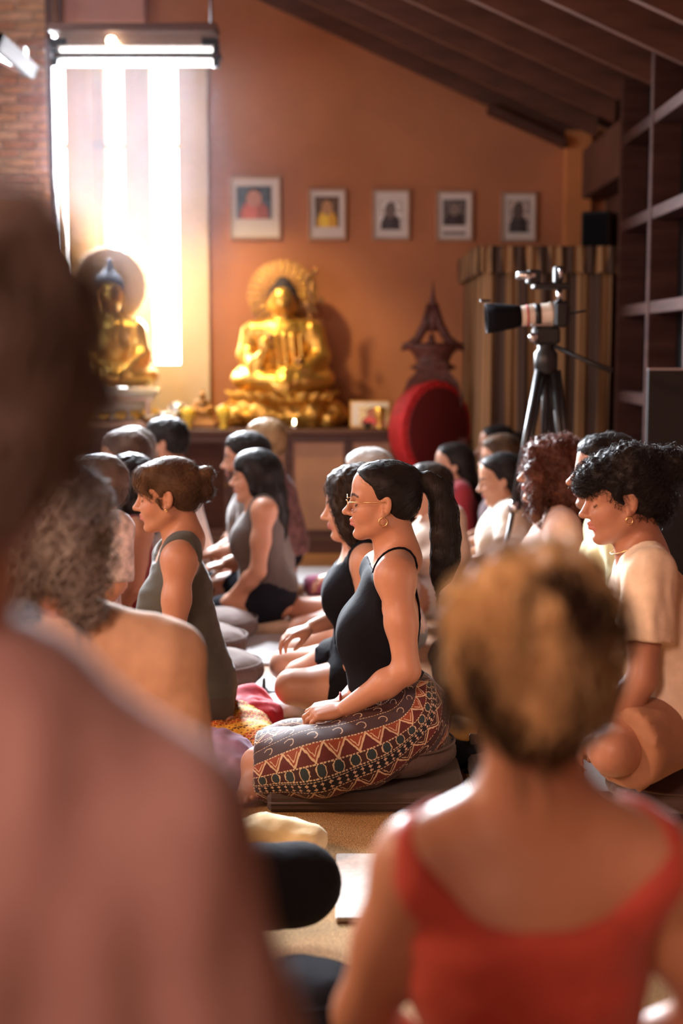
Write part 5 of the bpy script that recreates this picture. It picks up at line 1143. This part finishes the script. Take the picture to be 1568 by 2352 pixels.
# ---- white-haired person further back with bare crossed legs
J = dict(kneeL=('px', 692, 1448, -.14), ankL=('px', 800, 1462, .0), kneeR=('px', 690, 1400, .2), ankR=('px', 800, 1440, .1), wrL=('px', 800, 1372, -.12), elL=('px', 850, 1310, -.2), hipL=('px', 850, 1430, -.1), hipR=('px', 850, 1420, .1))
c = person('white-haired person in a pale speckled shirt with bare crossed legs', (846, 1098), 6.3, seat=.12, tone=(.62, .29, .18), legs='cross', J=J, h=.016, hh=.006, hair=('short', 'white', .006, 500)); dress(c, 'tee', cloth('pale_pink_print', (.78, .60, .56), nscale=55, nvar=.4), loose=.03); trousers(c, cloth('sand_shorts', (.45, .30, .2)), upto=-.5, name='shorts')

# ---- left middle group
J = dict(shL=('px', 606, 1172, -.16), elL=('px', 592, 1312, -.2), wrL=('px', 540, 1365, -.14), hipL=('px', 615, 1385, -.09), kneeL=('px', 500, 1408, -.1), ankL=('px', 602, 1418, -.1), ankR=('px', 602, 1400, .1))
c = person('woman with a fringe and long dark hair in a dark tank top and black trousers', (586, 1098), 6.55, seat=.13, ex=.05, pitch=3, tone=SK1, J=J, h=.015, hh=.0048, hand_h=.007, hair=('bangs', 'black', .005, 900)); dress(c, 'tank', cloth('taupe_jersey', (.085, .062, .055)), t=.009, folds=.003); trousers(c, M_DENIM)
c = person('bearded dark-haired man in a grey t-shirt behind the woman with a fringe', (566, 1058), 7.0, legs='cross', seat=.14, pitch=3, male=True, w=1.12, tone=SK2, hair=('short', 'black', .005, 700), colour=dict(beard=((.02, .014, .012), .92))); dress(c, 'tee', cloth('mouse_grey_cotton', (.20, .17, .16)), loose=.03, folds=.005); trousers(c, M_DENIM)
c = person('sandy-haired person in a checked shirt behind the bearded man', (610, 1022), 7.7, seat=.14, male=True, w=1.1, hyaw=-25, tone=SK3, hair=('short', 'sandy', .006, 600)); dress(c, 'long', cloth('maroon_check', (.22, .10, .10), nscale=25, nvar=.6), loose=.03); trousers(c, M_DENIM)
c = person('dark-haired man with short beard in a white t-shirt, left of the altar cabinet doors', (382, 1022), 7.3, yaw=190, seat=.14, male=True, w=1.12, hyaw=-20, tone=SK2, hair=('short', 'black', .006, 700), colour=dict(beard=((.05, .03, .025), .7))); dress(c, 'tee', cloth('white_cotton', (.75, .73, .72)), loose=.03); trousers(c, M_DENIM)
J = dict(shL=('px', 315, 1225, -.15), elL=('px', 308, 1350, -.18), wrL=('px', 250, 1400, -.12))
c = person('dark-haired person in a wine red tank top behind the olive-topped woman', (292, 1130), 5.5, seat=.14, ex=.02, tone=SK1, J=J, hair=('wavy', 'black', .006, 500)); dress(c, 'tank', cloth('wine_jersey', (.20, .018, .025))); trousers(c, M_DENIM)
for i, (ear, Y, lab, hc) in enumerate((((285, 1058), 6.1, 'grey-haired head nearest the blurred foreground, behind the wine red top', 'greybrown'), ((300, 1046), 6.6, 'grey-haired person half hidden behind another grey head', 'grey'))):
    c = person(lab, ear, Y, seat=.14, tone=SK3, hair=('short', hc, .007, 500)); dress(c, 'tee', cloth('faded_cotton_%d' % i, ((.35, .33, .33), (.5, .45, .42))[i])); trousers(c, M_DENIM)
J = dict(shL=('px', 262, 1215, -.15), elL=('px', 268, 1340, -.18), wrL=('px', 200, 1400, -.12))
c = person('person in a pale patterned blouse mostly hidden by the foreground head', (222, 1130), 5.02, seat=.14, ex=.0, tone=SK3, J=J, hair=('short', 'greybrown', .006, 300)); dress(c, 'tee', cloth('pale_print_cotton', (.58, .50, .50), nscale=26, nvar=.45), sleeve=.95); trousers(c, M_DENIM)

# ---- right middle group
c = person('black-haired woman in a red top sitting before the drum', (1040, 1072), 7.9, seat=.15, pitch=2, tone=SK3, hair=('long', 'black', .006, 500)); dress(c, 'long', cloth('red_cotton', (.30, .02, .03)), neck=.8); trousers(c, M_DENIM)
c = person('person in a cream top whose head is hidden by the ponytail', (985, 1130), 6.5, legs='cross', seat=.14, tone=SK3, J=dict(shL=('px', 1035, 1190, -.15), neck=('px', 1005, 1170, 0), elL=('px', 1050, 1270, -.2)), hair=('short', 'dark', .006, 300)); dress(c, 'long', cloth('ivory_cotton', (.76, .58, .46)), folds=.005, loose=.03); trousers(c, M_WHITE)
c = person('girl with tied dark hair looking down in a white top', (1150, 1104), 6.75, seat=.14, pitch=12, tone=(.52, .26, .16), hair=('long', 'black', .006, 600), h=.016, hh=.005); dress(c, 'tee', cloth('soft_white_cotton', (.80, .72, .62)), loose=.04, folds=.006, neck=.85); trousers(c, M_WHITE)
c = person('brown-haired person with glasses behind the girl in white', (1150, 1056), 7.4, seat=.15, pitch=4, tone=SK3, hair=('short', 'brown', .006, 500)); dress(c, 'tee', cloth('dark_plum_cotton', (.08, .04, .05))); trousers(c, M_DENIM)
gl = MB()
for s in (1, -1): gl.tube([c.H.p((.106, s*(.033+.022*math.cos(a)), .006+.018*math.sin(a))) for a in np.linspace(0, 6.283, 17)], .0016, 6, cap=False).tube([c.H.p((.106, s*.055, .01)), c.H.p((0, s*.078, .012))], .0016, 6)
gl.tube([c.H.p((.106, -.011, .01)), c.H.p((.106, .011, .01))], .0016, 6).build('spectacles', M_BLACK, c.body)
c = person('person with a dark bun at the back, in front of the striped curtain', (1140, 1030), 8.0, legs='cross', seat=.16, pitch=2, tone=SK3, hair=('bunback', 'black', .006, 400)); dress(c, 'tee', cloth('dark_grey_cotton', (.06, .05, .05))); trousers(c, M_DENIM)
c = person('woman with big reddish curls in a pale pink t-shirt', (1262, 1092), 5.35, seat=.15, pitch=-4, tone=SK3, hair=('curly', 'auburn', .006, 900), h=.016, hh=.0045); dress(c, 'tee', cloth('rose_cotton', (.74, .50, .42)), loose=.03, folds=.005); trousers(c, M_DENIM)
c = person('dark-haired man in a pale yellow shirt behind the curly-haired woman', (1392, 1092), 4.75, seat=.15, pitch=0, male=True, w=1.1, legs='cross', J=dict(kneeL=('px', 1190, 1560, .1), ankL=('px', 1085, 1580, .0)), extra=dict(footL=dict(d=(.8, .5, -.1), up=(.2, -.2, 1), side=-1)), tone=(.44, .21, .13), hair=('short', 'black', .005, 900), h=.016, hh=.0042, face=dict(nose=1.3), colour=dict(beard=((.16, .08, .055), .5))); dress(c, 'tee', cloth('pale_yellow_cotton', (.76, .68, .36)), loose=.03, folds=.006); trousers(c, M_DENIM)

# ---- foreground: three people seen from behind
J = dict(neck=('px', 1228, 1840, 0), shL=('px', 965, 1985, .0), shR=('px', 1500, 1985, .0), elL=('px', 835, 2330, .03), elR=('px', 1640, 2330, .03))
c = person('woman with short streaked hair in a red tank top seen from behind', (1215, 1545), 1.62, yaw=90, seat=.16, ex=.04, lean=.06, pitch=16, tone=(.50, .245, .145), J=J, h=.014, hh=.006, bust=.8, hair=('mop', 'blond', .006, 2400))
M_RT = cloth('coral_red_jersey', (.52, .075, .050), sheen=.3); j = c.j; G = Sdf(); G.ops += c.S.sel('torso').ops
for s in (1, -1): G.ell(j['shL' if s > 0 else 'shR']+(.0, s*.074, -.07), (.085, .060, .15), .012, sub=True)
G.ell(j['neck']+(-.055, 0, .03), (.11, .152, .165), .012, sub=True); G.ell(j['neck']+(.06, 0, .03), (.11, .11, .12), .01, sub=True)
G.cut((0, 0, c.seat+.05), (0, 0, -1)); garment(c, 'red_tank_top', G, M_RT, .008, .008, .006, 9, warp=(1, .7, 2.0)); trousers(c, M_DENIM)
J = dict(neck=('px', -200, 1570, 0), shL=('px', -640, 1950, 0), shR=('px', 345, 1950, 0), elL=('px', -720, 2500, 0), elR=('px', 500, 2520, 0), wrR=(.3, -.2, .62), wrL=(.3, .2, .62))
c = person('nearest person at the left edge, brown shirt and grey-brown hair, seen from behind', (-118, 935), .97, yaw=90, seat=.50, ex=.03, legs='chair', male=True, w=1.0, pitch=4, tone=SK2, J=J, h=.016, hh=.007, hair=('mop', 'greybrown', .007, 1400)); dress(c, 'tee', cloth('dusty_brown_cotton', (.34, .195, .18)), sleeve=.9, folds=.012, fscale=8, loose=.02, t=.014, neck=.9, warp=(1, 1.6, .35)); trousers(c, M_DENIM)
stl = empty('stool', c.O); tag(stl, 'low wooden stool under the nearest person at the left edge', 'stool')
MB().box((-.2, -.2, .40), (.2, .2, .45), bev=.01).build('seat', M_WOODM, stl)
for x in (-.16, .16):
    for y in (-.16, .16): MB().box((x-.02, y-.02, 0), (x+.02, y+.02, .40)).build('leg', M_WOODM, stl)
J = dict(neck=('px', 130, 1415, 0), shL=('px', -140, 1510, 0), shR=('px', 392, 1512, 0), elR=('px', 420, 1760, .0), elL=('px', -170, 1760, 0), wrR=('px', 420, 1900, .25), kneeR=('px', 690, 2030, .26), kneeL=('px', -330, 2030, .26))
c = person('grey curly-haired person in a beige long-sleeved shirt and black trousers seen from behind', (125, 1222), 2.75, yaw=90, seat=.16, ex=.03, legs='cross', male=True, w=1.12, pitch=6, tone=SK2, J=J, h=.015, hh=.007, hair=('shaggy', 'grey', .007, 1300)); dress(c, 'long', cloth('beige_linen', (.60, .37, .22)), folds=.009, fscale=9, loose=.02, t=.012, warp=(1, 1.3, .5), hem=.02); trousers(c, M_BLACKC, wide=.025)
# ================================================================= mats, cushions, cloths on the floor
def slab(name, px0, px1, py, d, hgt, m, lab, cat, z=0, bev=.012):
    """flat mat whose front lower edge runs from px0 to px1 at photo row py"""
    a, b = atz(px0, py, z), atz(px1, py, z); o = empty(name, ((a.x+b.x)/2, a.y, z)); tag(o, lab, cat); W = (b.x-a.x)/2
    MB().box((-W, 0, 0), (W, d, hgt), bev=bev).build('pad', m, o); return o
carpet = MB().box((-1.9, 1.0, 0), (1.76, 4.95, .008)); tag(carpet.build('carpet', M_CARPET), 'speckled tan carpet in front of the patterned trousers', 'carpet')
slab('floor_mat', 770, 1250, 2120, .42, .012, M_GREYMAT, 'pale grey thin mat between black knee and red top', 'mat', .008, .004)
M_MAT = cloth('brown_mat_cover', (.060, .036, .028), bscale=40); M_ZAF = cloth('brown_cushion_cloth', (.085, .052, .045)); M_ZAFL = cloth('mauve_brown_cushion_cloth', (.11, .062, .048), sheen=.05)
hm = slab('floor_mat', 613, 1075, 1868, .80, .055, M_MAT, 'dark brown padded mat under the woman in patterned trousers', 'mat', .008)
slab('floor_mat', 1100, 1720, 1864, .80, .055, M_MAT, 'dark brown padded mat under the woman in brown shorts', 'mat', .008)
MB().tube([(-.28, -.002, .030), (.28, -.002, .030)], .003, 6).build('piping', M_ZAF, hm)
def zafu(px, py, Y, r, hgt, m, lab, z=0, sx=1., seed=0):
    p = at(px, py, Y); o = empty('meditation_cushion', (p.x, Y, z)); tag(o, lab, 'cushion', 'round meditation cushions')
    S = Sdf(); S.ell((0, 0, hgt*.5), (r*sx, r, hgt*.5), .02); S.ell((0, 0, hgt*.5), (r*sx*.96, r*.96, hgt*.36), .03)
    V, Q, _, _ = sdf_mesh('cover', S, .014, folds=.004, fscale=12, seed=seed); a = np.arctan2(V[:, 1], V[:, 0]); k = np.clip(1-np.abs(V[:, 2]-hgt*.5)/(hgt*.45), 0, 1); rr = 1+.012*np.sin(a*34)*k; V[:, 0] *= rr; V[:, 1] *= rr; V[:, 2] = np.maximum(V[:, 2], 0)
    c_ = link('cover', np_mesh('cover', V, Q), m, o)
    MB().tube([(r*sx*.985*math.cos(t), r*.985*math.sin(t), hgt*.72) for t in np.linspace(0, 6.283, 41)], .004, 5, cap=False).build('seam', m, c_); return o
zafu(895, 1770, 4.12, .185, .135, M_ZAF, 'dark brown round cushion squashed under the patterned trousers', .06, 1.05, 1)
zafu(1560, 1770, 3.80, .19, .12, M_ZAF, 'dark brown round cushion under the brown shorts', .06, 1.05, 2)
zafu(490, 1590, 5.35, .19, .165, M_ZAFL, 'brown round cushion nearest of the three along the aisle', 0, 1, 3)
zafu(465, 1510, 5.85, .19, .165, M_ZAFL, 'brown round cushion in the middle of the three along the aisle', 0, 1, 4)
zafu(500, 1470, 6.25, .18, .16, M_ZAFL, 'brown round cushion farthest of the three along the aisle', 0, 1, 5)
zafu(1015, 1650, 4.62, .16, .17, M_DENIM, 'navy round cushion right behind the patterned trousers', 0, 1, 6)
zafu(690, 2300, 2.62, .12, .13, M_DENIM, 'dark cushion at the bottom edge between the two blurred backs', 0, 1, 7)
zafu(745, 1370, 6.95, .17, .10, cloth('oatmeal_cushion_cloth', (.55, .42, .36)), 'oatmeal flat cushion under the purple bolster', 0, 1.1, 8)
def bolster(px, py, Y, L, r, m, lab, z=0, rz=0, flat=.85):
    p = at(px, py, Y); o = empty('bolster', (p.x, Y, z), rz); tag(o, lab, 'bolster'); prof = [(0, -L/2), (r*.7, -L/2+.004), (r*.96, -L/2+.02), (r, -L/2+.05), (r*1.03, 0), (r, L/2-.05), (r*.96, L/2-.02), (r*.7, L/2-.004), (0, L/2)]
    MB().lathe(prof, 24, Matrix.Translation((0, 0, r*flat)) @ Matrix.Diagonal((1, 1, flat, 1)) @ Matrix.Rotation(math.pi/2, 4, 'Y')).build('cover', m, o)
    for s in (-1, 1): MB().lathe([(0, -.004), (.014, 0), (0, .004)], 10, Matrix.Translation((s*L/2, 0, r*flat)) @ Matrix.Rotation(math.pi/2, 4, 'Y')).build('end_button', m, o)
    return o
bolster(780, 1310, 6.95, .36, .06, cloth('plum_cushion_cloth', (.30, .075, .14)), 'plum purple bolster on the floor behind the wavy-haired woman', .10, .25)
bolster(608, 1432, 6.42, .24, .042, cloth('sand_cushion_cloth', (.62, .45, .30)), 'small sand coloured bolster by the black trousers')
# pale mats lying in the aisle and further back
for i, (x0, x1, py, d, lab) in enumerate(((470, 690, 1655, .62, 'white mat in the aisle left of the bare knees'), (520, 690, 1530, .60, 'white mat in the aisle beside the middle cushion'), (480, 700, 1425, .55, 'white mat under the woman with the fringe'), (560, 860, 1345, .6, 'white mat farthest back before the altar cabinet'))):
    slab('floor_mat', x0, x1, py, d, .014, M_WHITE, lab, 'mat', 0, .005)
# crumpled cloths
def heap(name, pts, rs, m, lab, cat, amp=.018, fs=9, h=.010, seed=0, z=0., warp=None, post=None):
    """pts: photo pixels + distance"""
    W = [at(*p) for p in pts]; ox, oy = W[0].x, W[0].y; S = Sdf()
    for w_, r in zip(W, rs): S.ell((w_.x-ox, w_.y-oy, max(w_.z, r[2]*.5)), r, .05)
    V, Q, ax, D_ = sdf_mesh(name, S, h, rel=1); n = vnorm(V, Q); P = V*f32(warp or (1, 1, 1))
    rid = lambda s, k: 1-np.abs(vnoise(P, s, k))
    V = V+n*(amp*(rid(fs, seed)-.6)+amp*.5*(rid(fs*2.2, seed+2)-.6)+amp*.25*vnoise(P, fs*5, seed))[:, None]; V[:, 2] = np.maximum(V[:, 2], 0); V = V.astype(np.float32)
    o = link(name, np_mesh(name, V, Q), m, None, (ox, oy, z)); tag(o, lab, cat); return o
def gold_print():
    m = mat('gold_printed_cotton', (.6, .3, .04), .8, bump=.3, bscale=60); nt = m.node_tree; b = nt.nodes['Principled BSDF']; tc = nt.nodes.new('ShaderNodeTexCoord'); s = nt.nodes.new('ShaderNodeSeparateXYZ'); nt.links.new(tc.outputs['Object'], s.inputs[0])
    X, Yy, Zz = (NX(nt, s.outputs[i]) for i in range(3)); a = X*.8+Yy*.6+Zz*.3; c_ = Yy*.8-X*.6+Zz
    col = mixc(nt, (c_/.16).frac().gt(.45), (.72, .36, .035), (.45, .06, .015)); d = (((a/.022).frac()-.5).abs()+((c_/.022).frac()-.5).abs()); col = mixc(nt, d.lt(.22), col, (.16, .06, .012)); col = mixc(nt, ((c_/.08).frac()-.5).abs().lt(.05), col, (.12, .03, .01)); col = mixc(nt, ((d-.42).abs()).lt(.06), col, (.85, .55, .10)); nt.links.new(col, b.inputs['Base Color']); return m
heap('gold_shawl', [(545, 1690, 4.50), (490, 1695, 4.45), (600, 1705, 4.45), (520, 1655, 4.65), (465, 1672, 4.55), (580, 1668, 4.6)], [(.10, .11, .045), (.09, .10, .05), (.06, .09, .035), (.10, .09, .06), (.07, .1, .07), (.07, .08, .05)], gold_print(), 'gold and orange printed shawl heaped beside the patterned knee', 'shawl', .022, 8)
heap('red_shawl', [(545, 1650, 4.72), (600, 1650, 4.70), (570, 1632, 4.8), (500, 1652, 4.78)], [(.10, .09, .065), (.07, .08, .055), (.08, .08, .085), (.07, .08, .06)], cloth('crimson_wool', (.50, .018, .035)), 'crimson red shawl crumpled behind the gold printed shawl', 'shawl', .022, 8, seed=3)
heap('lavender_cloth', [(520, 1752, 4.18), (490, 1735, 4.25), (548, 1770, 4.12), (468, 1760, 4.2)], [(.09, .09, .075), (.07, .08, .085), (.05, .06, .05), (.06, .07, .07)], cloth('lavender_cotton', (.34, .20, .33)), 'crumpled lavender cloth left of the bare foot', 'cloth', .024, 9, seed=5)
heap('folded_towel', [(640, 1915, 3.55), (600, 1905, 3.55), (690, 1925, 3.52), (715, 1935, 3.5)], [(.07, .06, .030), (.07, .06, .032), (.06, .055, .028), (.02, .035, .024)], cloth('yellow_white_towel', (.78, .64, .36), nscale=7, nvar=.35), 'yellow and white rolled towel on the tan carpet', 'towel', .010, 10, seed=6)
heap('white_cloth', [(685, 1640, 5.0), (650, 1632, 4.95)], [(.06, .07, .04), (.06, .06, .035)], M_WHITE, 'small white cloth behind the red shawl', 'cloth', .012, 9, seed=8)
# bag
p = at(1046, 1740, 4.38); bg = empty('shoulder_bag', (p.x, 4.38, 0)); tag(bg, 'navy shoulder bag with a yellow flap and black buckles behind the patterned trousers', 'bag')
S = Sdf(); S.ell((0, 0, .075), (.085, .10, .075), .03); S.ell((.02, 0, .06), (.08, .1, .06), .03); V, Q, _, _ = sdf_mesh('body', S, .009, folds=.006, fscale=14); V[:, 2] = np.maximum(V[:, 2], 0); link('body', np_mesh('body', V, Q), M_DENIM, bg)
S = Sdf(); S.ell((-.005, 0, .098), (.082, .105, .060), .03); S.cut((0, 0, .105), (-.25, 0, -1), .01); V, Q, _, _ = sdf_mesh('flap', S, .008, folds=.004, fscale=14); link('flap', np_mesh('flap', V, Q), cloth('yellow_canvas', (.72, .40, .09)), bg)
for x in (-.045, .045): MB().box((x-.012, -.112, .095), (x+.012, -.098, .13), bev=.003).build('buckle', M_BLACK, bg)
MB().tube([(.07, -.05, .1), (.12, -.06, .06), (.10, -.08, .012), (.02, -.12, .012)], .008, 6).build('strap', M_BLACKC, bg)
# ================================================================= added haze volume imitating lens bloom around the tall window
hz = MB().lathe([(math.sin(a)*1., -math.cos(a)) for a in np.linspace(0, math.pi, 17)], 32, Matrix.Diagonal((1.45, .95, 1.75, 1))).build('bloom_haze', None, None, (-1.40, 8.55, 2.65)); tag(hz, 'thin added haze imitating lens bloom in front of the tall window', 'haze', kind='stuff')
m = bpy.data.materials.new('haze'); m.use_nodes = True; nt = m.node_tree; nt.nodes.remove(nt.nodes['Principled BSDF'])
vs = nt.nodes.new('ShaderNodeVolumeScatter'); vs.inputs['Color'].default_value = (.93, .90, 1, 1); vs.inputs['Density'].default_value = .0026; vs.inputs['Anisotropy'].default_value = .72
nt.links.new(vs.outputs[0], nt.nodes['Material Output'].inputs['Volume']); hz.data.materials.append(m)
